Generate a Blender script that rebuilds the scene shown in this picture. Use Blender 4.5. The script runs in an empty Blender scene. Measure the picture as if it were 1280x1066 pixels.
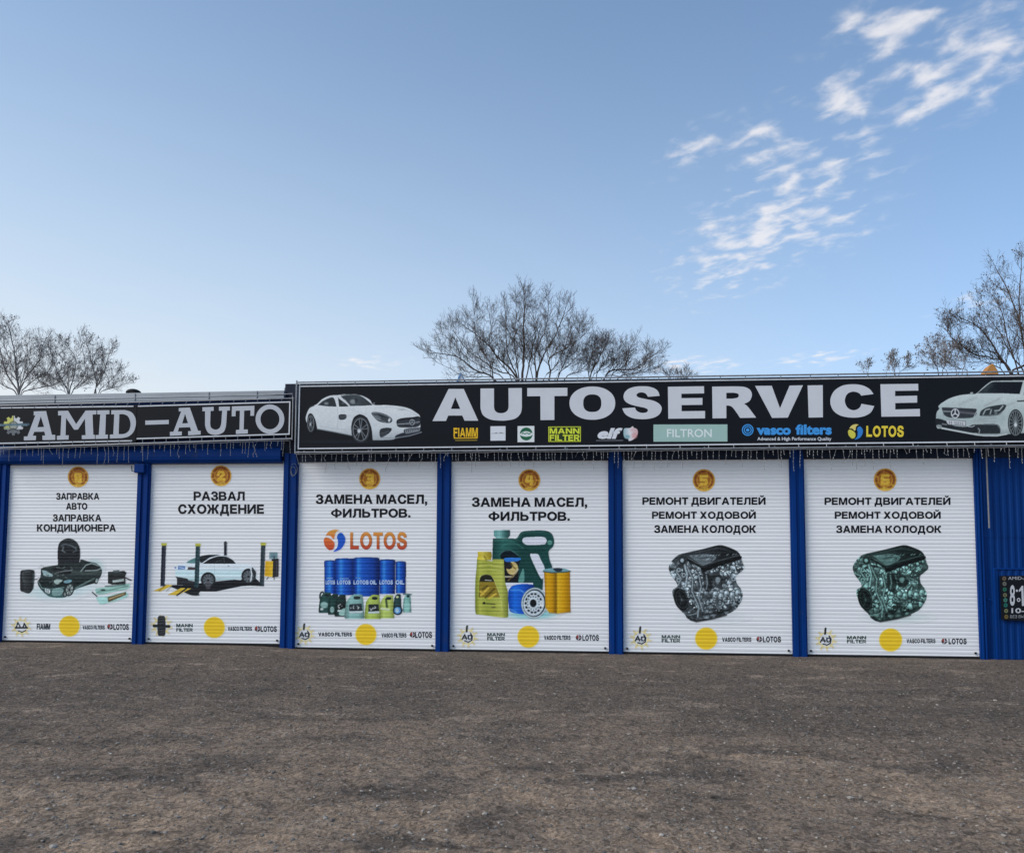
import bpy, bmesh, math, random
import numpy as np
from mathutils import Vector, Matrix
from mathutils.geometry import tessellate_polygon

C = bpy.context.scene.collection
S = bpy.context.scene
R = math.radians

# ------------------------------------------------------------------ camera
YAW, PITCH, ROLL = R(4.6162), R(3.7307), R(-0.2541)
EYE, DIST, FPX, SHIFT = 1.5005, 12.6207, 950.0, 105.635
def _rot():
    cz, sz, c, s, cr, sr = (math.cos(YAW), math.sin(YAW), math.cos(PITCH), math.sin(PITCH),
                            math.cos(ROLL), math.sin(ROLL))
    Rz = np.array([[cz, -sz, 0], [sz, cz, 0], [0, 0, 1]])
    Rx = np.array([[1, 0, 0], [0, c, -s], [0, s, c]])
    Ry = np.array([[cr, 0, sr], [0, 1, 0], [-sr, 0, cr]])
    return Rz @ Rx @ Ry
ROT = _rot()
cam = bpy.data.cameras.new('camera')
cam.sensor_width = 36.0
cam.lens = 36.0 * FPX / 1280.0
cam.shift_y = SHIFT / 1280.0
cam.clip_start, cam.clip_end = 0.1, 2000.0
camo = bpy.data.objects.new('camera', cam)
C.objects.link(camo)
M = Matrix.Identity(4)
for i in range(3):
    M[i][0], M[i][1], M[i][2] = ROT[i, 0], ROT[i, 2], -ROT[i, 1]
M[0][3], M[1][3], M[2][3] = 0.0, -DIST, EYE
camo.matrix_world = M
S.camera = camo

def at(u, v, Y=0.0):
    """the point of the upright plane y=Y that a picture measurement (u, v) falls on"""
    u = np.asarray(u, float); v = np.asarray(v, float)
    a = (u - 640.0) / FPX; b = -(v - 533.0 - SHIFT) / FPX
    rx = ROT[0, 0] * a + ROT[0, 1] + ROT[0, 2] * b
    ry = ROT[1, 0] * a + ROT[1, 1] + ROT[1, 2] * b
    rz = ROT[2, 0] * a + ROT[2, 1] + ROT[2, 2] * b
    t = (Y + DIST) / ry
    return rx * t, EYE + rz * t          # x, z

# ------------------------------------------------------------------ world, sun, exposure
SUN_EL, SUN_AZ = R(38), R(240)           # azimuth clockwise from +Y: behind the camera, to the left
w = bpy.data.worlds.new('World'); S.world = w; w.use_nodes = True
nt = w.node_tree; N = nt.nodes; L = nt.links
N.clear()
out = N.new('ShaderNodeOutputWorld'); bg = N.new('ShaderNodeBackground')
sky = N.new('ShaderNodeTexSky'); sky.sky_type = 'NISHITA'; sky.sun_disc = False
sky.sun_elevation = SUN_EL; sky.sun_rotation = SUN_AZ
sky.air_density = 0.7; sky.dust_density = 0.3; sky.ozone_density = 1.0; sky.altitude = 100
bg.inputs['Strength'].default_value = 0.095
def math_node(op, a=None, b=None, c=None, clamp=False):
    n = N.new('ShaderNodeMath'); n.operation = op; n.use_clamp = clamp
    for i, x in enumerate((a, b, c)):
        if x is None: continue
        if isinstance(x, (int, float)): n.inputs[i].default_value = x
        else: L.new(x, n.inputs[i])
    return n.outputs[0]
tc = N.new('ShaderNodeTexCoord')
sep = N.new('ShaderNodeSeparateXYZ'); L.new(tc.outputs['Generated'], sep.inputs[0])
zz = math_node('MAXIMUM', sep.outputs[2], 0.03)
cx_ = math_node('DIVIDE', sep.outputs[0], zz); cy_ = math_node('DIVIDE', sep.outputs[1], zz)
comb = N.new('ShaderNodeCombineXYZ'); L.new(cx_, comb.inputs[0]); L.new(cy_, comb.inputs[1])
def cloud_dir(u, v):
    a = (u - 640.0) / FPX; b = -(v - 533.0 - SHIFT) / FPX
    d = ROT @ np.array([a, 1.0, b]); return d[0] / d[2], d[1] / d[2]
# cloud banks: (centre u, v, half length, half width, tilt) measured on the sky layer
BANKS = [(945, 298, 150, 50, .55, 1.0), (985, 232, 70, 40, .4, .8), (1235, 60, 120, 50, .5, .95), (1120, 30, 80, 45, .45, .95), (1060, 120, 110, 45, .45, .8),
         (960, 185, 60, 32, .5, .85), (1170, 110, 120, 45, .4, .85), (872, 178, 60, 26, .5, .66), (1050, 205, 90, 50, .4, .6), (1040, 285, 70, 34, .3, .55),
         (865, 457, 70, 12, .0, .75), (1025, 448, 65, 10, .1, .75), (462, 452, 40, 10, .0, .6), (1230, 375, 60, 20, .3, .5)]
total = None
for (u, v, hl, hw, tilt, amp) in BANKS:
    c0 = np.array(cloud_dir(u, v))
    ex = np.array(cloud_dir(u + hl * math.cos(tilt), v - hl * math.sin(tilt))) - c0
    ey = np.array(cloud_dir(u + hw * math.sin(tilt), v + hw * math.cos(tilt))) - c0
    inv = np.linalg.inv(np.array([ex, ey]).T)
    sx = math_node('SUBTRACT', cx_, float(c0[0])); sy = math_node('SUBTRACT', cy_, float(c0[1]))
    a = math_node('ADD', math_node('MULTIPLY', sx, float(inv[0, 0])), math_node('MULTIPLY', sy, float(inv[0, 1])))
    b = math_node('ADD', math_node('MULTIPLY', sx, float(inv[1, 0])), math_node('MULTIPLY', sy, float(inv[1, 1])))
    r2 = math_node('ADD', math_node('MULTIPLY', a, a), math_node('MULTIPLY', b, b))
    g = math_node('MULTIPLY', math_node('EXPONENT', math_node('MULTIPLY', r2, -1.1)), amp)
    total = g if total is None else math_node('MAXIMUM', total, g)
# stretched, billowy cell noise of the layer
p0 = np.array(cloud_dir(980, 250)); ax = np.array(cloud_dir(1030, 228)) - p0; ang = math.atan2(ax[1], ax[0])
mp = N.new('ShaderNodeMapping'); mp.vector_type = 'TEXTURE'
mp.inputs['Rotation'].default_value = (0, 0, ang); mp.inputs['Scale'].default_value = (1.15, 1.0, 1.0)
L.new(comb.outputs[0], mp.inputs[0])
nz = N.new('ShaderNodeTexNoise'); nz.inputs['Scale'].default_value = 13.5; nz.inputs['Detail'].default_value = 6
nz.inputs['Roughness'].default_value = .5; nz.inputs['Distortion'].default_value = .25
L.new(mp.outputs[0], nz.inputs['Vector'])
nz2 = N.new('ShaderNodeTexNoise'); nz2.inputs['Scale'].default_value = 3.0; nz2.inputs['Detail'].default_value = 3
L.new(comb.outputs[0], nz2.inputs['Vector'])
nn = math_node('ADD', math_node('MULTIPLY', nz.outputs[0], 1.25), math_node('MULTIPLY', nz2.outputs[0], .25))
cov = math_node('ADD', nn, math_node('MULTIPLY', total, .34))
mr = N.new('ShaderNodeMapRange'); mr.interpolation_type = 'SMOOTHERSTEP'
mr.inputs[1].default_value = .80; mr.inputs[2].default_value = 1.34
L.new(cov, mr.inputs[0])
dens = math_node('MULTIPLY', mr.outputs[0], math_node('MINIMUM', math_node('MULTIPLY', total, 2.0), .80))
# thin milky veil low over the horizon, thicker to the left
vl = math_node('EXPONENT', math_node('MULTIPLY', math_node('MAXIMUM', sep.outputs[2], 0.0), -5.6))
side = math_node('ADD', 1.1, math_node('MULTIPLY', sep.outputs[0], -1.4))
veil = math_node('MULTIPLY', vl, math_node('MULTIPLY', side, math_node('ADD', .88, math_node('MULTIPLY', nz2.outputs[0], .24))), None, True)
tint = N.new('ShaderNodeMix'); tint.data_type = 'RGBA'; tint.blend_type = 'MULTIPLY'; tint.inputs['Factor'].default_value = 1
L.new(sky.outputs[0], tint.inputs[6]); tint.inputs[7].default_value = (.62, .91, 1.06, 1)
v0 = math_node('MULTIPLY', math_node('EXPONENT', math_node('MULTIPLY', math_node('MAXIMUM', sep.outputs[2], 0.0), -3.2)), math_node('ADD', 1.3, math_node('MULTIPLY', sep.outputs[0], -.8)), None, True)
vh = N.new('ShaderNodeMix'); vh.data_type = 'RGBA'; L.new(v0, vh.inputs['Factor']); L.new(tint.outputs[2], vh.inputs[6]); vh.inputs[7].default_value = (2.9, 3.85, 4.75, 1)
vm_ = N.new('ShaderNodeMix'); vm_.data_type = 'RGBA'; L.new(veil, vm_.inputs['Factor']); L.new(vh.outputs[2], vm_.inputs[6]); vm_.inputs[7].default_value = (4.25, 4.3, 4.3, 1)
cm = N.new('ShaderNodeMix'); cm.data_type = 'RGBA'
L.new(dens, cm.inputs['Factor']); L.new(vm_.outputs[2], cm.inputs[6])
cm.inputs[7].default_value = (4.6, 4.48, 4.52, 1)
L.new(cm.outputs[2], bg.inputs['Color']); L.new(bg.outputs[0], out.inputs[0])

sun = bpy.data.lights.new('sun', 'SUN'); sun.energy = 1.42; sun.angle = R(32); sun.color = (1.0, .95, .88)
suno = bpy.data.objects.new('sun', sun); C.objects.link(suno)
sd = Vector((math.sin(SUN_AZ) * math.cos(SUN_EL), math.cos(SUN_AZ) * math.cos(SUN_EL), math.sin(SUN_EL)))
suno.rotation_euler = sd.to_track_quat('Z', 'Y').to_euler(); suno.location = sd * 40
S.view_settings.view_transform = 'Standard'; S.view_settings.look = 'None'
S.view_settings.exposure = 1.1; S.view_settings.gamma = 1.0; S.view_settings.use_curve_mapping = False

# ------------------------------------------------------------------ helpers
def lin(c):
    c = np.asarray(c, float) / 255.0
    return np.where(c <= 0.04045, c / 12.92, ((c + 0.055) / 1.055) ** 2.4)
def ink(c, k=1.15):
    """printed colour as reflectance, from how it reads next to the white of the print"""
    return np.clip(lin(c) * k, 0.004, 0.86)

class MB:
    """collects boxes, bars and polygons, then links them as ONE mesh object"""
    def __init__(s): s.v = []; s.f = []
    def add(s, vs, fs):
        o = len(s.v); s.v += [tuple(map(float, p)) for p in vs]; s.f += [tuple(i + o for i in f) for f in fs]; return s
    def box(s, x0, x1, y0, y1, z0, z1):
        return s.add([(x0, y0, z0), (x1, y0, z0), (x1, y1, z0), (x0, y1, z0), (x0, y0, z1), (x1, y0, z1), (x1, y1, z1), (x0, y1, z1)],
                     [(0, 3, 2, 1), (4, 5, 6, 7), (0, 1, 5, 4), (1, 2, 6, 5), (2, 3, 7, 6), (3, 0, 4, 7)])
    def hexa(s, q, y0, y1):
        """prism of a quad q of (x,z), front at y0, back at y1"""
        a = [(x, y0, z) for x, z in q] + [(x, y1, z) for x, z in q]
        return s.add(a, [(0, 1, 2, 3), (7, 6, 5, 4)] + [(i, i + 4, (i + 1) % 4 + 4, (i + 1) % 4) for i in range(4)])
    def tube(s, pts, r, n=6, cap=True):
        pts = [Vector(p) for p in pts]; rs = r if isinstance(r, (list, tuple)) else [r] * len(pts)
        o = len(s.v); k = len(pts)
        for i, p in enumerate(pts):
            d = (pts[min(i + 1, k - 1)] - pts[max(i - 1, 0)]).normalized()
            a = d.orthogonal().normalized() if abs(d.z) > .9 else d.cross(Vector((0, 0, 1))).normalized()
            b = d.cross(a)
            for j in range(n):
                t = 2 * math.pi * j / n
                q = p + (a * math.cos(t) + b * math.sin(t)) * rs[i]; s.v.append(tuple(q))
        for i in range(k - 1):
            for j in range(n):
                s.f.append((o + i * n + j, o + i * n + (j + 1) % n, o + (i + 1) * n + (j + 1) % n, o + (i + 1) * n + j))
        if cap:
            s.f.append(tuple(o + j for j in range(n))[::-1]); s.f.append(tuple(o + (k - 1) * n + j for j in range(n)))
        return s
    def build(s, name, mat, parent=None, smooth=False, bevel=0, cols=None):
        me = bpy.data.meshes.new(name); me.from_pydata(s.v, [], s.f); me.update()
        if smooth: me.polygons.foreach_set('use_smooth', [True] * len(me.polygons))
        return link(name, me, mat, parent, bevel)
def link(name, me, mat, parent=None, bevel=0):
    o = bpy.data.objects.new(name, me); C.objects.link(o)
    if mat: me.materials.append(mat)
    if parent: o.parent = parent
    if bevel:
        b = o.modifiers.new('bevel', 'BEVEL'); b.width = bevel; b.segments = 2; b.limit_method = 'ANGLE'
    return o
def tag(o, label=None, cat=None, group=None, kind=None):
    for k, x in (('label', label), ('category', cat), ('group', group), ('kind', kind)):
        if x: o[k] = x
    return o
def thing(name, loc=(0, 0, 0)):
    o = bpy.data.objects.new(name, None); C.objects.link(o); o.location = loc; o.empty_display_size = .2
    return o

# ------------------------------------------------------------------ materials
def mat(name, base, rough=.6, metal=0, var=.12, scale=3.0, bump=0, bscale=40, stretch=(1, 1, 1), dirt=None, dscale=1.2, dthr=(.5, .75), spec=.22):
    m = bpy.data.materials.new(name); m.use_nodes = True
    t = m.node_tree; n = t.nodes; l = t.links; b = n['Principled BSDF']
    b.inputs['Roughness'].default_value = rough; b.inputs['Metallic'].default_value = metal
    g = n.new('ShaderNodeNewGeometry'); mp = n.new('ShaderNodeMapping'); mp.inputs['Scale'].default_value = stretch
    l.new(g.outputs['Position'], mp.inputs[0])
    nz = n.new('ShaderNodeTexNoise'); nz.inputs['Scale'].default_value = scale; nz.inputs['Detail'].default_value = 6
    l.new(mp.outputs[0], nz.inputs['Vector'])
    rp = n.new('ShaderNodeMapRange'); rp.inputs[1].default_value = .25; rp.inputs[2].default_value = .75
    rp.inputs[3].default_value = 1 - var; rp.inputs[4].default_value = 1 + var
    l.new(nz.outputs[0], rp.inputs[0])
    vm = n.new('ShaderNodeVectorMath'); vm.operation = 'SCALE'
    l.new(rp.outputs[0], vm.inputs['Scale'])
    if base == 'Col':
        at_ = n.new('ShaderNodeAttribute'); at_.attribute_name = 'Col'; l.new(at_.outputs['Color'], vm.inputs[0])
    else:
        vm.inputs[0].default_value = base
    col = vm.outputs[0]
    if dirt:
        nd = n.new('ShaderNodeTexNoise'); nd.inputs['Scale'].default_value = dscale; nd.inputs['Detail'].default_value = 8
        nd.inputs['Roughness'].default_value = .65
        l.new(mp.outputs[0], nd.inputs['Vector'])
        rd = n.new('ShaderNodeMapRange'); rd.inputs[1].default_value = dthr[0]; rd.inputs[2].default_value = dthr[1]
        rd.inputs[4].default_value = .8
        l.new(nd.outputs[0], rd.inputs[0])
        mx = n.new('ShaderNodeMix'); mx.data_type = 'RGBA'; l.new(rd.outputs[0], mx.inputs['Factor'])
        l.new(col, mx.inputs[6]); mx.inputs[7].default_value = (*dirt, 1); col = mx.outputs[2]
    l.new(col, b.inputs['Base Color']); b.inputs['Specular IOR Level'].default_value = spec
    rr = n.new('ShaderNodeMapRange'); rr.inputs[3].default_value = rough - .12; rr.inputs[4].default_value = min(1, rough + .12)
    l.new(nz.outputs[0], rr.inputs[0]); l.new(rr.outputs[0], b.inputs['Roughness'])
    if bump:
        nb = n.new('ShaderNodeTexNoise'); nb.inputs['Scale'].default_value = bscale; nb.inputs['Detail'].default_value = 4
        l.new(g.outputs['Position'], nb.inputs['Vector'])
        bp = n.new('ShaderNodeBump'); bp.inputs['Strength'].default_value = bump; bp.inputs['Distance'].default_value = .01
        l.new(nb.outputs[0], bp.inputs['Height']); l.new(bp.outputs[0], b.inputs['Normal'])
    return m
MT = dict(
    blue=mat('blue painted steel', (.001, .032, .170), .5, 0, .16, 2.0, .08, 14, (1, 1, .35), (.035, .045, .075), 5.5, (.60, .78), spec=.1),
    dlintel=mat('blue steel with shade painted in', (.006, .012, .030), .6, 0, .2, 3),  # near-black base carries the shade under and behind the wide sign
    bluewall=mat('blue profiled sheet', (.001, .032, .160), .5, 0, .15, 1.6, .08, 10, (1, 1, .3), (.01, .022, .065), 1.6, (.55, .85), spec=.1),
    white=mat('white roller slats', (.79, .79, .79), .45, 0, .035, 6.0, .05, 9, (.35, 1, 16.8), (.42, .38, .33), 1.9, (.62, .86)),
    panel=mat('black sign vinyl', (.0075, .009, .0125), .55, 0, .12, 1.5, .05, 5, spec=.12),
    print=mat('printed vinyl', 'Col', .5, 0, .03, 8.0, .03, 12, spec=.12),
    line=mat('pale sign edging', (.60, .62, .65), .45, 0, .08, 6),
    steel=mat('galvanised tube', (.26, .27, .285), .5, .35, .2, 9),
    flash=mat('galvanised roof flashing', (.31, .335, .36), .48, .25, .14, 2.5, .08, 6, (.4, 1, 2), (.2, .2, .2), 2.0, (.55, .8)),
    dark=mat('dark rubber and fittings', (.012, .012, .013), .8, 0, .2, 8),  # plain dark colour for seals, locks, conduit and vent cap
    wire=mat('pale light wire', (.20, .20, .20), .5, 0, .2, 20),
    bulb=mat('unlit bulb plastic', (.42, .43, .43), .3, 0, .1, 30),
    roof=mat('dull roof sheet', (.22, .23, .24), .6, .2, .15, 2),
    concrete=mat('raw side wall', (.28, .27, .25), .85, 0, .15, 2, .2, 12),
    bark=mat('grey brown bark', (.080, .060, .050), .9, 0, .25, 3),
    bark2=mat('bark paled for sky glow', (.24, .215, .205), .9, 0, .25, 3),  # lightened to imitate bright sky glow washing over thin twigs
    seed=mat('dry seed clusters', (.17, .14, .11), .9, 0, .3, 4),
    orange=mat('orange sheet', (.42, .19, .05), .6, 0, .15, 6),
    sheetblue=mat('light blue sheet', (.10, .25, .48), .5, 0, .1, 6),
    sheetwhite=mat('white sheet', (.75, .77, .78), .5, 0, .06, 6),
)

# ------------------------------------------------------------------ numpy value noise
def vnoise(x, y, seed=0):
    xi = np.floor(x).astype(np.int64); yi = np.floor(y).astype(np.int64); fx = x - xi; fy = y - yi
    fx = fx * fx * (3 - 2 * fx); fy = fy * fy * (3 - 2 * fy)
    def h(a, b):
        n = (a * 374761393 + b * 668265263 + seed * 974711) & 0x7fffffff
        n = ((n ^ (n >> 13)) * 1274126177) & 0x7fffffff
        return ((n ^ (n >> 16)) & 0xffff) / 65535.0
    return (h(xi, yi) * (1 - fx) + h(xi + 1, yi) * fx) * (1 - fy) + (h(xi, yi + 1) * (1 - fx) + h(xi + 1, yi + 1) * fx) * fy

# ------------------------------------------------------------------ ground
def gz(x, y):
    x = np.asarray(x, float); y = np.asarray(y, float)
    near = 1 / (1 + np.exp(-(y + 3.0) / 1.2))
    t = 1 / (1 + np.exp((x + 4.9) / .22))
    z = .058 * t * near - .006
    fade = np.exp(-((y + 5.5) / 9.0) ** 4) * np.exp(-(x / 16.0) ** 6)
    soft = np.clip((-y - .05) / .8, 0.05, 1)
    z = z + fade * soft * (.030 * (vnoise(x * .35, y * .5, 3) - .5) + .014 * (vnoise(x * 1.3, y * 1.6, 4) - .5)
                    + .010 * (vnoise(x * 4.1, y * 4.3, 5) - .5) + .020 * (vnoise(x * 9, y * 12, 6) - .5)
                    + .020 * (vnoise(x * 19, y * 24, 7) - .5))
    return z
def spaced(parts):
    a = []
    for lo, hi, st in parts: a += list(np.arange(lo, hi - 1e-6, st))
    a.append(parts[-1][1]); return np.array(a)
gx = spaced([(-900, -60, 140), (-60, -14, 4), (-14, -8, .12), (-8, 7, .032), (7, 12, .12), (12, 60, 4), (60, 900, 140)])
gy = spaced([(-900, -40, 140), (-40, -13.2, 3), (-13.2, -10.2, .4), (-10.2, -4.5, .028), (-4.5, .25, .045), (.25, 2, .6), (2, 60, 6), (60, 900, 140)])
GX, GY = np.meshgrid(gx, gy); GZ = gz(GX, GY)
def grid_mesh(name, X, Y, Z, keep=None, col=None):
    ny, nx = X.shape
    v = np.stack([X, Y, Z], -1).reshape(-1, 3)
    i = (np.arange(ny - 1)[:, None] * nx + np.arange(nx - 1)[None, :])
    q = np.stack([i, i + 1, i + 1 + nx, i + nx], -1).reshape(-1, 4)
    if keep is not None:
        q = q[keep.reshape(-1)]
        used = np.unique(q); mp_ = np.full(len(v), -1); mp_[used] = np.arange(len(used)); q = mp_[q]; v = v[used]
        if col is not None: col = col.reshape(-1, 3)[used]
    elif col is not None: col = col.reshape(-1, 3)
    me = bpy.data.meshes.new(name)
    me.vertices.add(len(v)); me.vertices.foreach_set('co', v.astype(np.float32).ravel())
    me.loops.add(q.size); me.loops.foreach_set('vertex_index', q.astype(np.int32).ravel())
    me.polygons.add(len(q)); me.polygons.foreach_set('loop_start', np.arange(0, q.size, 4, dtype=np.int32))
    me.update(calc_edges=True)
    if col is not None:
        ca = me.color_attributes.new('Col', 'FLOAT_COLOR', 'POINT')
        ca.data.foreach_set('color', np.concatenate([col, np.ones((len(col), 1))], 1).astype(np.float32).ravel())
    return me
gm = bpy.data.materials.new('packed gravel and worn asphalt'); gm.use_nodes = True
t = gm.node_tree; n = t.nodes; l = t.links; b = n['Principled BSDF']; b.inputs['Roughness'].default_value = .95
b.inputs['Specular IOR Level'].default_value = .25
geo = n.new('ShaderNodeNewGeometry')
def gn(scale, detail=6, rough=.6, src=None, dist=0, st=None):
    k = n.new('ShaderNodeTexNoise'); k.inputs['Scale'].default_value = scale; k.inputs['Detail'].default_value = detail
    k.inputs['Roughness'].default_value = rough; k.inputs['Distortion'].default_value = dist
    if st:
        mp = n.new('ShaderNodeMapping'); mp.inputs['Scale'].default_value = st; l.new(geo.outputs['Position'], mp.inputs[0]); l.new(mp.outputs[0], k.inputs['Vector'])
    else: l.new(geo.outputs['Position'], k.inputs['Vector'])
    return k.outputs[0]
def gr(x, a, b_, c=0., d=1.):
    k = n.new('ShaderNodeMapRange'); k.inputs[1].default_value = a; k.inputs[2].default_value = b_
    k.inputs[3].default_value = c; k.inputs[4].default_value = d; l.new(x, k.inputs[0]); return k.outputs[0]
def gmix(f, a, b_, mode='MIX'):
    k = n.new('ShaderNodeMix'); k.data_type = 'RGBA'; k.blend_type = mode; k.clamp_factor = True
    if isinstance(f, float): k.inputs['Factor'].default_value = f
    else: l.new(f, k.inputs['Factor'])
    for i, x in ((6, a), (7, b_)):
        if isinstance(x, tuple): k.inputs[i].default_value = (*x, 1)
        else: l.new(x, k.inputs[i])
    return k.outputs[2]
c0 = gmix(gr(gn(.55, 7, .62, st=(.7, 1.1, 1)), .38, .62), (.40, .29, .205), (.54, .385, .262))
c0 = gmix(gr(gn(1.6, 6, .6, dist=.6, st=(.55, 1.2, 1)),   .49, .63, 0, .95), c0, (.175, .135, .104))      # oily, worn patches
c0 = gmix(gr(gn(.9, 5, .6, st=(.5, 1, 1)), .56, .75, 0, .5), c0, (.52, .385, .28))            # dusty patches
sepg = n.new('ShaderNodeSeparateXYZ'); l.new(geo.outputs['Position'], sepg.inputs[0])
apron = n.new('ShaderNodeMath'); apron.operation = 'ADD'; l.new(sepg.outputs[1], apron.inputs[0])
wig = gr(gn(.5, 4), .3, .7, -1.3, 1.3); l.new(wig, apron.inputs[1])
c0 = gmix(gr(apron.outputs[0], -9.4, -4.5, 0, .84), c0, (.125, .100, .080))  # ground colour turns darker and blacker towards the doors
c0 = gmix(gr(gn(1.5, 5, .6, dist=.4, st=(.9, .16, 1)), .52, .68, 0, .42), c0, (.11, .09, .075))        # wheel tracks towards the doors             
c0 = gmix(gr(gn(3.6, 6, .7, dist=.8, st=(.6, 1.3, 1)), .50, .70, 0, .6), c0, (.20, .158, .122))
c0 = gmix(gr(gn(2.3, 6, .7, dist=.5, st=(.45, 1.2, 1)), .55, .72, 0, .55), c0, (.58, .44, .325))
fine = gn(46, 6, .8); fine2 = gn(210, 3, .7)
c0 = gmix(1.0, c0, gmix(gr(fine, .3, .7), (.42, .42, .42), (1.6, 1.6, 1.6)), 'MULTIPLY')  # grain contrast in the colour stands in for small shadows of the relief
c0 = gmix(1.0, c0, gmix(gr(fine2, .3, .7), (.7, .7, .7), (1.3, 1.3, 1.3)), 'MULTIPLY')
c0 = gmix(1.0, c0, gmix(gr(gn(24, 3, .6, dist=1.2, st=(1, .8, 1)), .34, .62), (.45, .45, .45), (1.25, 1.25, 1.25)), 'MULTIPLY')  # coarser lumps, their dark crevice shade put into the colour
vo = n.new('ShaderNodeTexVoronoi'); vo.inputs['Scale'].default_value = 42; l.new(geo.outputs['Position'], vo.inputs['Vector'])
wn = n.new('ShaderNodeSeparateColor'); l.new(vo.outputs['Color'], wn.inputs[0])
st_ = n.new('ShaderNodeMath'); st_.operation = 'MULTIPLY'
l.new(gr(wn.outputs[0], .90, .93), st_.inputs[0]); l.new(gr(vo.outputs['Distance'], .42, .30), st_.inputs[1])
c0 = gmix(st_.outputs[0], c0, (.30, .28, .26))
l.new(c0, b.inputs['Base Color'])
bp1 = n.new('ShaderNodeBump'); bp1.inputs['Strength'].default_value = .9; bp1.inputs['Distance'].default_value = .045
l.new(gn(24, 7, .8), bp1.inputs['Height'])
bp2 = n.new('ShaderNodeBump'); bp2.inputs['Strength'].default_value = .6; bp2.inputs['Distance'].default_value = .014
l.new(gn(120, 4, .75), bp2.inputs['Height']); l.new(bp1.outputs[0], bp2.inputs['Normal']); l.new(bp2.outputs[0], b.inputs['Normal'])
ground = link('ground', grid_mesh('ground', GX, GY, GZ), gm); tag(ground, kind='structure')

rng = np.random.default_rng(5); random.seed(5)
def pebbles(count):
    pv = []; pf = []
    base = np.array([(0, 0, 1), (.9, 0, .45), (.28, .85, .45), (-.72, .53, .45), (-.72, -.53, .45), (.28, -.85, .45), (.72, .53, -.4), (-.28, .85, -.4), (-.9, 0, -.4), (-.28, -.85, -.4), (.72, -.53, -.4)])
    fs = [(0, 1, 2), (0, 2, 3), (0, 3, 4), (0, 4, 5), (0, 5, 1), (1, 6, 2), (2, 6, 7), (2, 7, 3), (3, 7, 8), (3, 8, 4), (4, 8, 9), (4, 9, 5), (5, 9, 10), (5, 10, 1), (1, 10, 6)]
    cl = []
    for k in range(count):
        y = -.2 - 10.2 * rng.random() ** .75; hw = (y + DIST) * .72 + .3
        x = -hw - .08 * (y + DIST) + 2 * hw * rng.random()
        s = .0035 + .0075 * rng.random() ** 3 + (.012 * rng.random() if rng.random() < .02 else 0)
        p = base * (s * (1 + .5 * rng.random()), s * (1 + .5 * rng.random()), s * .65) * (1 + .35 * (rng.random((11, 1)) - .5))
        a = rng.random() * 6.28; ca, sa = math.cos(a), math.sin(a)
        q = np.stack([p[:, 0] * ca - p[:, 1] * sa + x, p[:, 0] * sa + p[:, 1] * ca + y, p[:, 2] + float(gz(x, y)) + s * .12], 1)
        o = len(pv); pv += [tuple(r) for r in q]; pf += [tuple(i + o for i in f) for f in fs]
        g = .10 + .20 * rng.random() ** 1.5 + (.22 * rng.random() if rng.random() < .06 else 0)
        cl += [(g * 1.12, g, g * .86)] * 11
    me = bpy.data.meshes.new('gravel'); me.from_pydata(pv, [], pf)
    ca = me.color_attributes.new('Col', 'FLOAT_COLOR', 'POINT')
    ca.data.foreach_set('color', np.concatenate([np.array(cl), np.ones((len(cl), 1))], 1).astype(np.float32).ravel())
    o = link('loose_gravel', me, mat('loose stones', 'Col', .9, 0, .2, 60))
    tag(o, 'small loose grey brown stones scattered over the yard', 'gravel', kind='stuff')
pebbles(17000)

# ------------------------------------------------------------------ slat profile of the shutters
PITCHZ = .0595
TP = np.array([0, .05, .11, .26, .48, .70, .86, .93, 1.0])
DP = np.array([0, .0012, .0026, .0040, .0046, .0042, .0029, .0014, 0])
def rib(z, zb):
    t = (np.asarray(z, float) - zb) / PITCHZ; k = np.floor(t); hsh = np.abs(np.sin(k * 12.9898 + zb * 40) * 43758.5453) % 1.0
    return np.interp(t - k, TP, DP) * (.72 + .56 * hsh)

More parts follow.
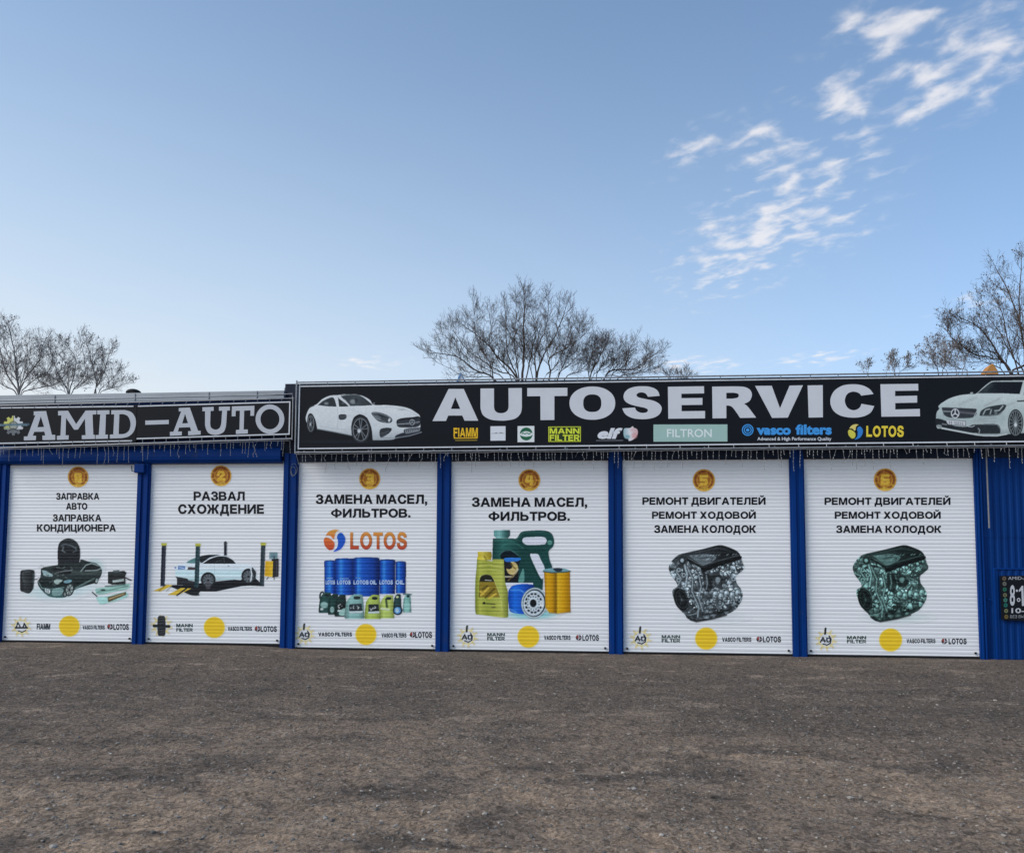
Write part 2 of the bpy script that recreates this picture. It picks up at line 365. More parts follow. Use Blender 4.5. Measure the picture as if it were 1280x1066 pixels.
# ------------------------------------------------------------------ raster prints (drawn by code, laid on as coloured grids)
def smooth_poly(pts, k=6):
    n_ = len(pts); o = []
    for i in range(n_):
        p0, p1, p2, p3 = (pts[(i + j - 1) % n_] for j in range(4))
        a, b_ = np.array(p1[:2], float), np.array(p2[:2], float)
        m1 = np.zeros(2) if len(p1) > 2 else (b_ - np.array(p0[:2])) * .5
        m2 = np.zeros(2) if len(p2) > 2 else (np.array(p3[:2]) - a) * .5
        if len(p1) > 2 and len(p2) > 2: o.append(a); continue
        for j in range(k):
            t = j / k; t2, t3 = t * t, t ** 3
            o.append((2 * t3 - 3 * t2 + 1) * a + (t3 - 2 * t2 + t) * m1 + (-2 * t3 + 3 * t2) * b_ + (t3 - t2) * m2)
    return np.array(o)
class Art:
    def __init__(s, u0, v0, u1, v1, sc, cell=.55):
        s.u0, s.v0, s.sc = u0, v0, sc
        nx = int((u1 - u0) / cell) + 1; ny = int((v1 - v0) / cell) + 1
        s.U, s.V = np.meshgrid(np.linspace(u0, u1, nx), np.linspace(v0, v1, ny))
        s.X = (s.U - u0) * sc; s.Y = (s.V - v0) * sc; s.px = cell * sc
        s.rgb = np.zeros((ny, nx, 3)); s.a = np.zeros((ny, nx)); s.clip = None
    def put(s, cov, col, al=1.0):
        if s.clip is not None: cov = cov * s.clip
        cov = np.clip(cov * al, 0, 1)
        c = col(s.X, s.Y) if callable(col) else np.broadcast_to(np.array(col, float), s.rgb.shape)
        na = cov + s.a * (1 - cov)
        s.rgb = np.where(na[..., None] > 1e-6, (c * cov[..., None] + s.rgb * (s.a * (1 - cov))[..., None]) / np.maximum(na, 1e-6)[..., None], s.rgb)
        s.a = na
    def poly_cov(s, P):
        P = np.asarray(P, float); cov = np.zeros(s.a.shape)
        lo = P.min(0) - s.px; hi = P.max(0) + s.px
        jx = np.where((s.X[0] >= lo[0]) & (s.X[0] <= hi[0]))[0]; jy = np.where((s.Y[:, 0] >= lo[1]) & (s.Y[:, 0] <= hi[1]))[0]
        if not len(jx) or not len(jy): return cov
        sl = (slice(jy[0], jy[-1] + 1), slice(jx[0], jx[-1] + 1)); X = s.X[sl]; Y = s.Y[sl]; acc = np.zeros(X.shape)
        Q = np.roll(P, -1, 0)
        for ox, oy in ((-.25, -.25), (.25, -.25), (-.25, .25), (.25, .25)):
            x = X + ox * s.px; y = Y + oy * s.px; ins = np.zeros(X.shape, bool)
            for (x1, y1), (x2, y2) in zip(P, Q):
                if y1 == y2: continue
                ins ^= ((y1 > y) != (y2 > y)) & (x < (x2 - x1) * (y - y1) / (y2 - y1) + x1)
            acc += ins * .25
        cov[sl] = acc; return cov
    def poly(s, pts, col, al=1.0, sm=True):
        s.put(s.poly_cov(smooth_poly(pts) if sm else [p[:2] for p in pts]), col, al); return s
    def ell_cov(s, cx, cy, rx, ry, rot=0, soft=0):
        c_, s_ = math.cos(rot), math.sin(rot); dx = s.X - cx; dy = s.Y - cy
        a = (dx * c_ + dy * s_) / rx; b_ = (-dx * s_ + dy * c_) / ry
        r = np.sqrt(a * a + b_ * b_) + 1e-9
        d = (r - 1) * min(rx, ry)
        return np.clip(.5 - d / (s.px + soft), 0, 1)
    def ell(s, cx, cy, rx, ry, col, al=1.0, rot=0, soft=0):
        s.put(s.ell_cov(cx, cy, rx, ry, rot, soft), col, al); return s
    def ring(s, cx, cy, rx, ry, w_, col, al=1.0, rot=0):
        s.put(np.clip(s.ell_cov(cx, cy, rx + w_ / 2, ry + w_ / 2, rot) - s.ell_cov(cx, cy, max(rx - w_ / 2, .1), max(ry - w_ / 2, .1), rot), 0, 1), col, al); return s
    def line(s, pts, wd, col, al=1.0, soft=0):
        d = np.full(s.a.shape, 1e9)
        for (x1, y1), (x2, y2) in zip(pts[:-1], pts[1:]):
            vx, vy = x2 - x1, y2 - y1; q = vx * vx + vy * vy + 1e-9
            t = np.clip(((s.X - x1) * vx + (s.Y - y1) * vy) / q, 0, 1)
            d = np.minimum(d, np.hypot(s.X - x1 - t * vx, s.Y - y1 - t * vy))
        s.put(np.clip(.5 + (wd / 2 - d) / (s.px + soft), 0, 1), col, al); return s
    def grain(s, amp, sc, seed=1):
        k = (vnoise(s.X / sc, s.Y / sc, seed) - .5) * 2 * amp; s.rgb = np.clip(s.rgb + k[..., None], 0, 255); return s
    def emit(s, name, parent, Y, base, zb=None, off=.002, scale=1.0):
        x, z = at(s.U, s.V, Y - off); y = np.full(x.shape, Y - off)
        if zb is not None: y = y - rib(z, zb)
        bgc = np.array(base, float); al = s.a[..., None]
        col = ink(s.rgb) * al + bgc * (1 - al)
        k = (s.a > .03); keep = k[:-1, :-1] | k[1:, :-1] | k[:-1, 1:] | k[1:, 1:]
        return link(name, grid_mesh(name, x[::-1], y[::-1], z[::-1], keep[::-1], col[::-1]), MT['print'], parent)
def hgrad(stops):
    xs = [q[0] for q in stops]; cs = np.array([q[1] for q in stops], float)
    return lambda X, Y: np.stack([np.interp(X, xs, cs[:, i]) for i in range(3)], -1)
def vgrad(stops):
    xs = [q[0] for q in stops]; cs = np.array([q[1] for q in stops], float)
    return lambda X, Y: np.stack([np.interp(Y, xs, cs[:, i]) for i in range(3)], -1)
WHITE = (.79, .79, .79); BLACK = (.0095, .0115, .015)

# ------------------------------------------------------------------ lettering
_cache = {}
def glyphs(body, bold, shear=0.0, space=1.0):
    key = (body, bold, shear, space)
    if key not in _cache:
        cu = bpy.data.curves.new('lettering', 'FONT'); cu.body = body; cu.offset = bold; cu.shear = shear
        cu.space_character = space; cu.resolution_u = 3; cu.fill_mode = 'FRONT' if False else 'BOTH'
        ob = bpy.data.objects.new('lettering', cu); C.objects.link(ob); me = ob.to_mesh()
        v = np.array([q.co[:2] for q in me.vertices]); me.calc_loop_triangles()
        tr = np.array([q.vertices[:] for q in me.loop_triangles])
        ob.to_mesh_clear(); bpy.data.objects.remove(ob); bpy.data.curves.remove(cu)
        _cache[key] = (v, tr)
    return _cache[key]
def clip_band(poly, a, b_):
    for lim, sg in ((a, 1), (b_, -1)):
        o = []
        for i in range(len(poly)):
            p, q = poly[i], poly[(i + 1) % len(poly)]; dp = (p[1] - lim) * sg; dq = (q[1] - lim) * sg
            if dp >= 0: o.append(p)
            if (dp >= 0) != (dq >= 0):
                t_ = dp / (dp - dq); o.append((p[0] + t_ * (q[0] - p[0]), p[1] + t_ * (q[1] - p[1])))
        poly = o
        if len(poly) < 3: return None
    return poly
# heavy grotesque capitals: glyph = list of (outline, holes), cap height 1
def _D(xm, y0, x1, y1, k=9):
    """right-hand bowl from (xm,y0) to (xm,y1) reaching x1"""
    o = []; cy, ry, rx = (y0 + y1) / 2, (y1 - y0) / 2, x1 - xm
    for i in range(k + 1):
        t_ = -math.pi / 2 + math.pi * i / k; c_, s_ = math.cos(t_), math.sin(t_)
        o.append((xm + rx * max(c_, 0) ** .85, cy + ry * math.copysign(abs(s_) ** .85, s_)))
    return o
def _El(cx, cy, rx, ry, k=28): return [(cx + rx * math.cos(2 * math.pi * i / k), cy + ry * math.sin(2 * math.pi * i / k)) for i in range(k)]
def _mir(P, w_): return [(w_ - x, y) for x, y in P][::-1]
def _sm(P): return [tuple(p) for p in smooth_poly(P, 5)]
_I = [(0, 0), (.22, 0), (.75, .68), (.75, 0), (.96, 0), (.96, 1), (.74, 1), (.21, .32), (.21, 1), (0, 1)]
_R = [(0, 0), (.21, 0), (.21, .36)] + _D(.50, .36, .88, 1) + [(0, 1)]
_Rh = [(.21, .53)] + _D(.46, .53, .665, .83) + [(.21, .83)]
_Ka = [(.78, .42), (.88, .44), (.95, .36), (1.10, 0), (1.36, 0), (1.12, .47), (1.04, .53), (1.12, .60), (1.20, .78), (1.25, .83), (1.34, .83), (1.34, 1), (1.2, 1), (1.07, .92), (.95, .63), (.78, .58)]
_Fl = [(.465, .5 + .39 * .974)] + [(.6 - .63 * math.sin(t_), .5 + .39 * math.cos(t_)) for t_ in np.linspace(.25, math.pi - .25, 12)] + [(.465, .5 - .39 * .974), (.465, .5 - .20)] + [(.6 - .37 * math.sin(t_), .5 - .21 * math.cos(t_)) for t_ in np.linspace(.4, math.pi - .4, 10)] + [(.465, .5 + .20)]
GLY = {
 'П': [([(0, 0), (.21, 0), (.21, .825), (.71, .825), (.71, 0), (.92, 0), (.92, 1), (0, 1)], [])],
 'Т': [([(.315, 0), (.525, 0), (.525, .825), (.84, .825), (.84, 1), (0, 1), (0, .825), (.315, .825)], [])],
 'Г': [([(0, 0), (.21, 0), (.21, .825), (.74, .825), (.74, 1), (0, 1)], [])],
 'Е': [([(0, 0), (.80, 0), (.80, .175), (.21, .175), (.21, .42), (.74, .42), (.74, .59), (.21, .59), (.21, .825), (.78, .825), (.78, 1), (0, 1)], [])],
 'F': [([(0, 0), (.21, 0), (.21, .41), (.68, .41), (.68, .58), (.21, .58), (.21, .825), (.76, .825), (.76, 1), (0, 1)], [])],
 'L': [([(0, 0), (.76, 0), (.76, .175), (.21, .175), (.21, 1), (0, 1)], [])],
 'I': [([(0, 0), (.21, 0), (.21, 1), (0, 1)], [])],
 'Н': [([(0, 0), (.21, 0), (.21, .42), (.73, .42), (.73, 0), (.94, 0), (.94, 1), (.73, 1), (.73, .6), (.21, .6), (.21, 1), (0, 1)], [])],
 'И': [(_I, [])], 'N': [(_mir(_I, .96), [])],
 'Й': [(_I, []), ([(.24, 1.28), (.36, 1.28), (.40, 1.20), (.48, 1.175), (.56, 1.20), (.60, 1.28), (.72, 1.28), (.66, 1.12), (.48, 1.05), (.30, 1.12)], [])],
 'А': [([(0, 0), (.23, 0), (.31, .22), (.73, .22), (.81, 0), (1.04, 0), (.645, 1), (.395, 1)], [[(.375, .395), (.665, .395), (.52, .78)]])],
 'V': [([(.39, 0), (.62, 0), (1.01, 1), (.78, 1), (.505, .27), (.23, 1), (0, 1)], [])],
 'Р': [(_R, [_Rh])],
 'R': [([(0, 0), (.21, 0), (.21, .40), (.34, .40), (.44, .34), (.66, 0), (.92, 0), (.70, .36), (.60, .44)] + _D(.56, .45, .88, 1)[1:] + [(0, 1)], [[(.21, .56)] + _D(.48, .56, .665, .83) + [(.21, .83)]])],
 'В': [([(0, 0)] + _D(.56, 0, .93, .56)[:-1] + [(.74, .545)] + _D(.54, .52, .87, 1)[1:] + [(0, 1)], [[(.21, .165)] + _D(.50, .165, .71, .43) + [(.21, .43)], [(.21, .59)] + _D(.48, .59, .655, .835) + [(.21, .835)]])],
 'Ь': [([(0, 0)] + _D(.52, 0, .90, .64) + [(.21, .64), (.21, 1), (0, 1)], [[(.21, .17)] + _D(.48, .17, .68, .475) + [(.21, .475)]])],
 'З': [(_sm([(0, .27, 1), (.05, .11), (.18, .01), (.42, -.02), (.70, .04), (.84, .2), (.83, .38), (.69, .52, 1), (.79, .63), (.80, .80), (.68, .96), (.42, 1.02), (.16, .97), (.03, .76, 1), (.22, .71, 1), (.29, .83), (.42, .86), (.56, .82), (.585, .71), (.52, .62), (.40, .595, 1), (.30, .595, 1), (.30, .43, 1), (.42, .43, 1), (.56, .4), (.62, .29), (.56, .17), (.42, .14), (.28, .18), (.21, .31, 1)]), [])],
 'К': [([(0, 0), (.21, 0), (.21, .42), (.33, .44), (.42, .36), (.66, 0), (.93, 0), (.60, .47), (.52, .53), (.60, .60), (.70, .78), (.76, .83), (.88, .83), (.88, 1.0), (.72, 1.0), (.58, .93), (.42, .63), (.21, .58), (.21, 1), (0, 1)], [])],
 'О': [(_El(.54, .5, .54, .52), [_El(.54, .5, .315, .335)])],
 'С': [(_sm([(.97, .69, 1), (.83, .93), (.53, 1.02), (.20, .92), (.0, .50), (.20, .08), (.53, -.02), (.83, .07), (.98, .33, 1), (.77, .39, 1), (.70, .22), (.53, .155), (.32, .24), (.22, .50), (.32, .76), (.53, .845), (.69, .79), (.765, .645, 1)]), [])],
 'S': [(_sm([(.86, .73, 1), (.64, .715, 1), (.58, .82), (.44, .85), (.30, .82), (.27, .74), (.36, .66), (.55, .60), (.76, .52), (.88, .40), (.86, .17), (.70, .02), (.44, -.02), (.18, .02), (.03, .16), (0, .33, 1), (.22, .35, 1), (.27, .20), (.44, .15), (.60, .18), (.66, .27), (.58, .36), (.34, .44), (.14, .53), (.05, .68), (.10, .88), (.26, 1.0), (.46, 1.02), (.68, .98), (.82, .87)]), [])],
 'Д': [([(0, -.24), (.17, -.24), (.17, 0), (.85, 0), (.85, -.24), (1.02, -.24), (1.02, .175), (.91, .175), (.91, 1), (.22, 1), (.21, .60), (.11, .175), (0, .175)], [[(.33, .175), (.70, .175), (.70, .825), (.43, .825), (.42, .55)]])],
 'Ц': [([(0, 0), (.80, 0), (.80, -.24), (.98, -.24), (.98, .175), (.90, .175), (.90, 1), (.69, 1), (.69, .175), (.21, .175), (.21, 1), (0, 1)], [])],
 'Х': [([(0, 0), (.26, 0), (.48, .33), (.70, 0), (.96, 0), (.61, .51), (.94, 1), (.69, 1), (.48, .68), (.28, 1), (.02, 1), (.35, .51)], [])],
 'Ж': [([(.57, 0), (.78, 0)] + _Ka + [(.78, 1), (.57, 1)] + [(1.35 - x, y) for x, y in _Ka][::-1], [])],
 'М': [([(0, 0), (.20, 0), (.20, .72), (.44, 0), (.68, 0), (.92, .72), (.92, 0), (1.12, 0), (1.12, 1), (.83, 1), (.56, .24), (.29, 1), (0, 1)], [])],
 'Л': [([(0, -.01), (.14, -.01), (.27, .06), (.33, .25), (.35, .55), (.355, .825), (.72, .825), (.72, 0), (.93, 0), (.93, 1), (.16, 1), (.15, .55), (.13, .25), (.08, .165), (0, .165)], [])],
 'Ф': [(_Fl, []), (_mir(_Fl, 1.2), []), ([(.465, -.04), (.735, -.04), (.735, 1.04), (.465, 1.04)], [])],
 ',': [([(0, .21), (0, 0), (.10, 0), (.09, -.08), (0, -.16), (.03, -.22), (.15, -.16), (.21, 0), (.21, .21)], [])],
 '.': [([(0, 0), (.21, 0), (.21, .21), (0, .21)], [])],
}
for a_, b_ in zip('AEMTOCPHBK', 'АЕМТОСРНВК'): GLY[a_] = GLY[b_]
def _fat(P, d, hole=False):
    P = [np.array(p, float) for p in P]; n_ = len(P)
    ar = sum(P[i][0] * P[(i + 1) % n_][1] - P[(i + 1) % n_][0] * P[i][1] for i in range(n_))
    sg = (1 if ar > 0 else -1) * (-1 if hole else 1); o = []
    for i in range(n_):
        a, b_, c = P[i - 1], P[i], P[(i + 1) % n_]
        e1 = (b_ - a) / (np.hypot(*(b_ - a)) + 1e-9); e2 = (c - b_) / (np.hypot(*(c - b_)) + 1e-9)
        n1 = np.array((e1[1], -e1[0])) * sg; n2 = np.array((e2[1], -e2[0])) * sg
        m_ = n1 + n2; m_ = m_ / max(.55, m_ @ n1); o.append(tuple(b_ + m_ * d))
    return o
FAT = .026
for c_ in GLY:
    if c_ not in 'Ф':
        GLY[c_] = [(_fat(o, FAT), [_fat(h, FAT * .8, True) for h in hs]) for o, hs in GLY[c_]]
def heavy(body, shear=0.):
    vs, tr, x = [], [], 0.
    for ch in body:
        if ch == ' ': x += .36; continue
        xm = max(p[0] for o, h in GLY[ch] for p in o)
        for o, h in GLY[ch]:
            P = [o] + h; fl = [p for q_ in P for p in q_]; k = len(vs)
            tr += [tuple(i + k for i in f) for f in tessellate_polygon([[Vector((p[0], p[1], 0)) for p in q_] for q_ in P])]
            vs += [(p[0] + x + shear * p[1], p[1]) for p in fl]
        x += xm + (.10 if ch in 'ОСОSЗРАTТГ' else .145)
    return np.array(vs), tr
class Letters:
    """flat painted lettering, laid on a panel at depth Y or over the slats of a shutter"""
    def __init__(s, Y, zb=None, off=.0026): s.Y, s.zb, s.off, s.v, s.f, s.c, s.n = Y, zb, off, [], [], [], 0
    def tri(s, poly, col, lift=0):
        o = len(s.v)
        for x, z in poly:
            y = s.Y - s.off - lift - (float(rib(z, s.zb)) if s.zb is not None else 0)
            s.v.append((x, y, z)); s.c.append(col(x, z) if callable(col) else col)
        s.f.append(tuple(range(o, o + len(poly))))
    def mesh2d(s, x, z, tris, col, lift=0):
        for t_ in tris:
            P = [(float(x[i]), float(z[i])) for i in t_]
            ar = (P[1][0] - P[0][0]) * (P[2][1] - P[0][1]) - (P[2][0] - P[0][0]) * (P[1][1] - P[0][1])
            if abs(ar) < 1e-10: continue
            if ar < 0: P.reverse()
            if s.zb is None: s.tri(P, col, lift); continue
            z0 = min(p[1] for p in P); z1 = max(p[1] for p in P)
            k0 = math.floor((z0 - s.zb) / PITCHZ); k1 = math.floor((z1 - s.zb) / PITCHZ)
            br = [s.zb + (k + tt) * PITCHZ for k in range(k0, k1 + 1) for tt in TP[:-1]] + [s.zb + (k1 + 1) * PITCHZ]
            for a, b_ in zip(br[:-1], br[1:]):
                if b_ <= z0 or a >= z1: continue
                q = clip_band(P, a, b_)
                if q: s.tri(q, col, lift)
    def text(s, body, uL, uR, vT, vB, col, bold=.022, shear=0., bbox=False, space=1.0, latin=False, slope=0.0, lift=0):
        own = bold >= .03 and all(c == ' ' or c in GLY for c in body)
        v, tr = heavy(body, shear) if own else glyphs(body, bold, shear, space)
        x0, x1 = v[:, 0].min(), v[:, 0].max()
        if own: y0, y1 = 0., 1.
        elif bbox: y0, y1 = v[:, 1].min(), v[:, 1].max()
        else: y0, y1 = -bold, (.69 if latin else .729) + bold
        u = uL + (v[:, 0] - x0) / (x1 - x0) * (uR - uL)
        vv = vB + (v[:, 1] - y0) / (y1 - y0) * (vT - vB) + (u - uL) * slope
        x, z = at(u, vv, s.Y); s.mesh2d(x, z, tr, col, lift); return s
    def shape(s, loops, tf, col, lift=0):
        """outline with holes, measured points mapped by tf=(u0,v0,scale)"""
        L2 = [smooth_poly(q) if any(len(p) == 2 for p in q) else np.array([p[:2] for p in q], float) for q in loops]
        P = np.concatenate(L2); x, z = at(tf[0] + P[:, 0] / tf[2], tf[1] + P[:, 1] / tf[2], s.Y)
        k = 0; vl = []
        for q in L2: vl.append([Vector((x[k + i], z[k + i], 0)) for i in range(len(q))]); k += len(q)
        s.mesh2d(x, z, tessellate_polygon(vl), col, lift); return s
    def emit(s, name, parent):
        me = bpy.data.meshes.new(name); me.from_pydata(s.v, [], s.f)
        ca = me.color_attributes.new('Col', 'FLOAT_COLOR', 'POINT')
        ca.data.foreach_set('color', np.concatenate([np.array(s.c, float), np.ones((len(s.c), 1))], 1).astype(np.float32).ravel())
        return link(name, me, MT['print'], parent)
def sh(pts): return [(*p, 1) for p in pts]
def oval(cx, cy, rx, ry, e=2.0, k=40):
    o = []
    for i in range(k):
        t_ = 2 * math.pi * i / k; c_, s_ = math.cos(t_), math.sin(t_)
        o.append((cx + rx * math.copysign(abs(c_) ** (2 / e), c_), cy + ry * math.copysign(abs(s_) ** (2 / e), s_), 1))
    return o

# ------------------------------------------------------------------ the two garage buildings
def X(u, v=690, Y=0.): return float(at(u, v, Y)[0])
def Zv(u, v, Y=0.): return float(at(u, v, Y)[1])
garage = tag(thing('garage_building', (0, 0, 0)), 'long blue main workshop with four white printed roller shutters under the wider black sign', 'building')
annex = tag(thing('garage_annex', (-7.3, 0, 0)), 'lower blue workshop at the left with two printed roller shutters and grey roof edge', 'building')
annex.location = (0, 0, 0)
ZA, ZM = .052, 0.0                       # sill heights of annex and main building
TOPA, TOPM = 3.155, 3.195

def pillar(par, x0, x1, z0, z1, name='pillar'):
    m = MB(); wd = x1 - x0
    # folded sheet post: two flanges with a shallow channel between them
    a, b_ = x0 + wd * .36, x0 + wd * .64
    m.box(x0, a, -.075, .06, z0, z1); m.box(b_, x1, -.075, .06, z0, z1); m.box(a - .004, b_ + .004, -.052, .055, z0, z1 - .004)
    o = m.build(name, MT['blue'], par, bevel=.006)
    return o
PM = [(353.5, 371.5), (546, 563.5), (760.5, 778.5), (988, 1006), (1219.5, 1229)]
pm_x = []
for k, (a, b_) in enumerate(PM):
    x0, x1 = X(a), X(b_); pm_x.append((x0, x1)); pillar(garage, x0 + .02, x1 - .02, -.03, TOPM + .12)
PA = [(-6, 8), (170.5, 186)]
pa_x = []
for k, (a, b_) in enumerate(PA):
    x0, x1 = X(a), X(b_); pa_x.append((x0, x1)); pillar(annex, x0 + .02, x1 - .02, .02, TOPA + .06)

# lintels, fascia walls, side walls, roofs
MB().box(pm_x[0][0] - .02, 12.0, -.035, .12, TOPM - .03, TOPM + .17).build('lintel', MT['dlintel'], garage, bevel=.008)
fx0, fx1 = pm_x[0][0] - .02, X(1280, 520); fzl, fzr = Zv(373, 479.6, -.02), Zv(1280, 467.2, -.02); fz_ = lambda x: fzl + (fzr - fzl) * (x - fx0) / (fx1 - fx0)
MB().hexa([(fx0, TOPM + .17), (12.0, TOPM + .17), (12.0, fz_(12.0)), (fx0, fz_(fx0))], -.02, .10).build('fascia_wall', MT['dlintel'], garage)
MB().box(pm_x[0][0], pm_x[0][0] + .15, .13, 9.0, -.1, 4.40).box(11.85, 12.0, .13, 9.0, -.1, 4.40).box(pm_x[0][0] + .15, 11.85, 8.85, 9.0, -.1, 4.40).build('wall', MT['concrete'], garage)
MB().hexa([(pm_x[0][0] - .05, 4.41), (12.1, 4.41), (12.1, 4.47), (pm_x[0][0] - .05, 4.47)], .02, 9.2).build('roof', MT['roof'], garage)
# annex: round shutter housing seen under the sign, wall and roof edge
zl = TOPA - .01
hb = MB()
for k in range(8): pass
prof = [(-.02, zl), (-.10, zl + .015), (-.135, zl + .06), (-.145, zl + .12), (-.14, zl + .20), (-.11, zl + .255), (-.03, zl + .275)]
xa0, xa1 = -12.5, pm_x[0][0] - .03
vs = [(xa0, y, z) for y, z in prof] + [(xa1, y, z) for y, z in prof]; k = len(prof)
hb.add(vs, [(i, i + 1, i + 1 + k, i + k) for i in range(k - 1)] + [tuple(range(k))[::-1], tuple(range(k, 2 * k))])
hb.build('shutter_housing', MT['blue'], annex, smooth=False, bevel=0)
zr0, zr1 = Zv(0, 505.5, -.06), Zv(0, 494.5, -.06)
zq0, zq1 = Zv(366, 498.0, -.06), Zv(366, 488.2, -.06)
xl, xr = X(0, 500, -.06), X(366, 492, -.06)
def ext(z0, z1, x): return z0 + (z1 - z0) * (x - xl) / (xr - xl)
MB().box(xa0, xa1, -.02, .10, zl + .27, min(zr0, zq0) + .05).build('fascia_wall', MT['bluewall'], annex)
fl = MB()
fl.hexa([(xa0, ext(zr0, zq0, xa0)), (xa1 + .02, ext(zr0, zq0, xa1)), (xa1 + .02, ext(zr1, zq1, xa1)), (xa0, ext(zr1, zq1, xa0))], -.09, .14)
fl.hexa([(xa0, ext(zr0, zq0, xa0) + .055), (xa1 + .02, ext(zr0, zq0, xa1) + .055), (xa1 + .02, ext(zr0, zq0, xa1) + .07), (xa0, ext(zr0, zq0, xa0) + .07)], -.098, -.088)
flo = fl.build('roof_flashing', MT['flash'], annex, bevel=.008)
for u in (70, 170, 262, 322): 
    x_ = X(u, 497, -.06); z_ = ext(zr0, zq0, x_); MB().box(x_ - .006, x_ + .006, -.101, -.087, z_ + .012, z_ + .135).build('seam', MT['steel'], flo)
zt = max(zr1, zq1)
MB().hexa([(xa0, zt - .06), (xa1, zt - .06), (xa1, zt - .02), (xa0, zt - .02)], .15, 9.0).build('roof', MT['roof'], annex)
MB().box(xa0, xa0 + .15, .13, 9.0, -.1, zt - .07).box(xa0 + .15, xa1, 8.85, 9.0, -.1, zt - .07).build('wall', MT['concrete'], annex)
MB().box(xa0, pa_x[0][0] - .005, -.04, .1, -.05, zl + .02).build('side_panel', MT['bluewall'], annex)

# right-hand wall of profiled sheet with a flush service door
def sheet(x0, x1, z0, z1, y0, pitch=.105, dep=.018):
    m = MB(); xs = []; 
    x = x0
    while x < x1:
        for fx, dy in ((0, 0), (.36, 0), (.5, dep), (.86, dep)): xs.append((min(x + fx * pitch, x1), y0 + dy))
        x += pitch
    vs = [(a, b_, z0) for a, b_ in xs] + [(a, b_, z1) for a, b_ in xs]; k = len(xs)
    m.add(vs, [(i, i + 1, i + 1 + k, i + k) for i in range(k - 1) if xs[i + 1][0] - xs[i][0] > 1e-5]); return m
xw = pm_x[4][1]
zseam = Zv(1238, 670)
sheet(xw, 12.0, -.04, zseam - .004, -.036).build('wall_cladding', MT['bluewall'], garage)
sheet(xw, 12.0, zseam - .02, TOPM - .03, -.043).build('wall_cladding', MT['bluewall'], garage)
dx0, dz1 = X(1243, 760), Zv(1260, 712)
door = sheet(dx0, dx0 + 1.1, -.0, dz1, -.062, .105, .014).build('service_door', MT['bluewall'], garage)
fr = MB(); fr.box(dx0 - .03, dx0 - .002, -.07, -.02, -.02, dz1 + .03).box(dx0 + 1.102, dx0 + 1.13, -.07, -.02, -.02, dz1 + .03).box(dx0 - .002, dx0 + 1.102, -.07, -.02, dz1 + .002, dz1 + .03)
fr.build('door_frame', MT['blue'], door, bevel=.004)
kn = MB(); xk, zk = X(1234, 749), Zv(1234, 749); kn.tube([(xk, -.066, zk), (xk, -.036, zk)], .014, 8); kn.build('bolt_head', MT['blue'], garage)

# ------------------------------------------------------------------ shutters
rr = random.Random(11)
def shutter(par, x0, x1, zb, zt_, label):
    m = MB(); k0 = 0; zs = []; n_ = int((zt_ - zb) / PITCHZ) + 2
    lip = zb + .03
    for k in range(n_):
        for tt in TP[:-1]:
            z = zb + (k + tt) * PITCHZ
            if lip < z < zt_ + .05: zs.append(z)
    zs = [lip] + zs
    xs = np.linspace(x0 - .02, x1 + .02, 9)
    vs = [(x, float(-rib(z, zb)), z) for z in zs for x in xs]; nx = len(xs)
    m.add(vs, [(r * nx + c, r * nx + c + 1, (r + 1) * nx + c + 1, (r + 1) * nx + c) for r in range(len(zs) - 1) for c in range(nx - 1)])
    o = m.build('roller_shutter', MT['white'], par); o['label'] = label
    MB().box(x0 - .005, x1 + .005, -.021, .02, zb - .035, zb + .031).build('bottom_seal', MT['dark'], o)
    for x in (x0, x1):
        s = -1 if x == x0 else 1
        MB().box(min(x, x + s * .022), max(x, x + s * .022), -.050, .03, zb - .02, zt_ + .03).build('guide_rail', MT['blue'], o)
    for x in (x0 + .06, x1 - .06):
        MB().box(x - .013, x + .013, -.024, -.006, zb + .07, zb + .10).build('floor_lock', MT['dark'], o)
    return o
DOORS = []
D_LAB = ['shutter with a black car and spare parts printed under four lines of text', 'shutter with a white car on a four post lift',
         'shutter with blue oil drums and a large orange logo', 'shutter with a green oil can and a yellow filter',
         'shutter with a grey engine print', 'shutter with a green tinted engine print']
DX = [(pa_x[0][1], pa_x[1][0]), (pa_x[1][1], pm_x[0][0]), (pm_x[0][1], pm_x[1][0]), (pm_x[1][1], pm_x[2][0]), (pm_x[2][1], pm_x[3][0]), (pm_x[3][1], pm_x[4][0])]
for i, (a, b_) in enumerate(DX):
    par, zb, zt_ = (annex, ZA, TOPA) if i < 2 else (garage, ZM, TOPM)
    DOORS.append(shutter(par, a, b_, zb, zt_, D_LAB[i]))
ZBS = [ZA, ZA, ZM, ZM, ZM, ZM]
INKB = tuple(ink((22, 22, 26)))
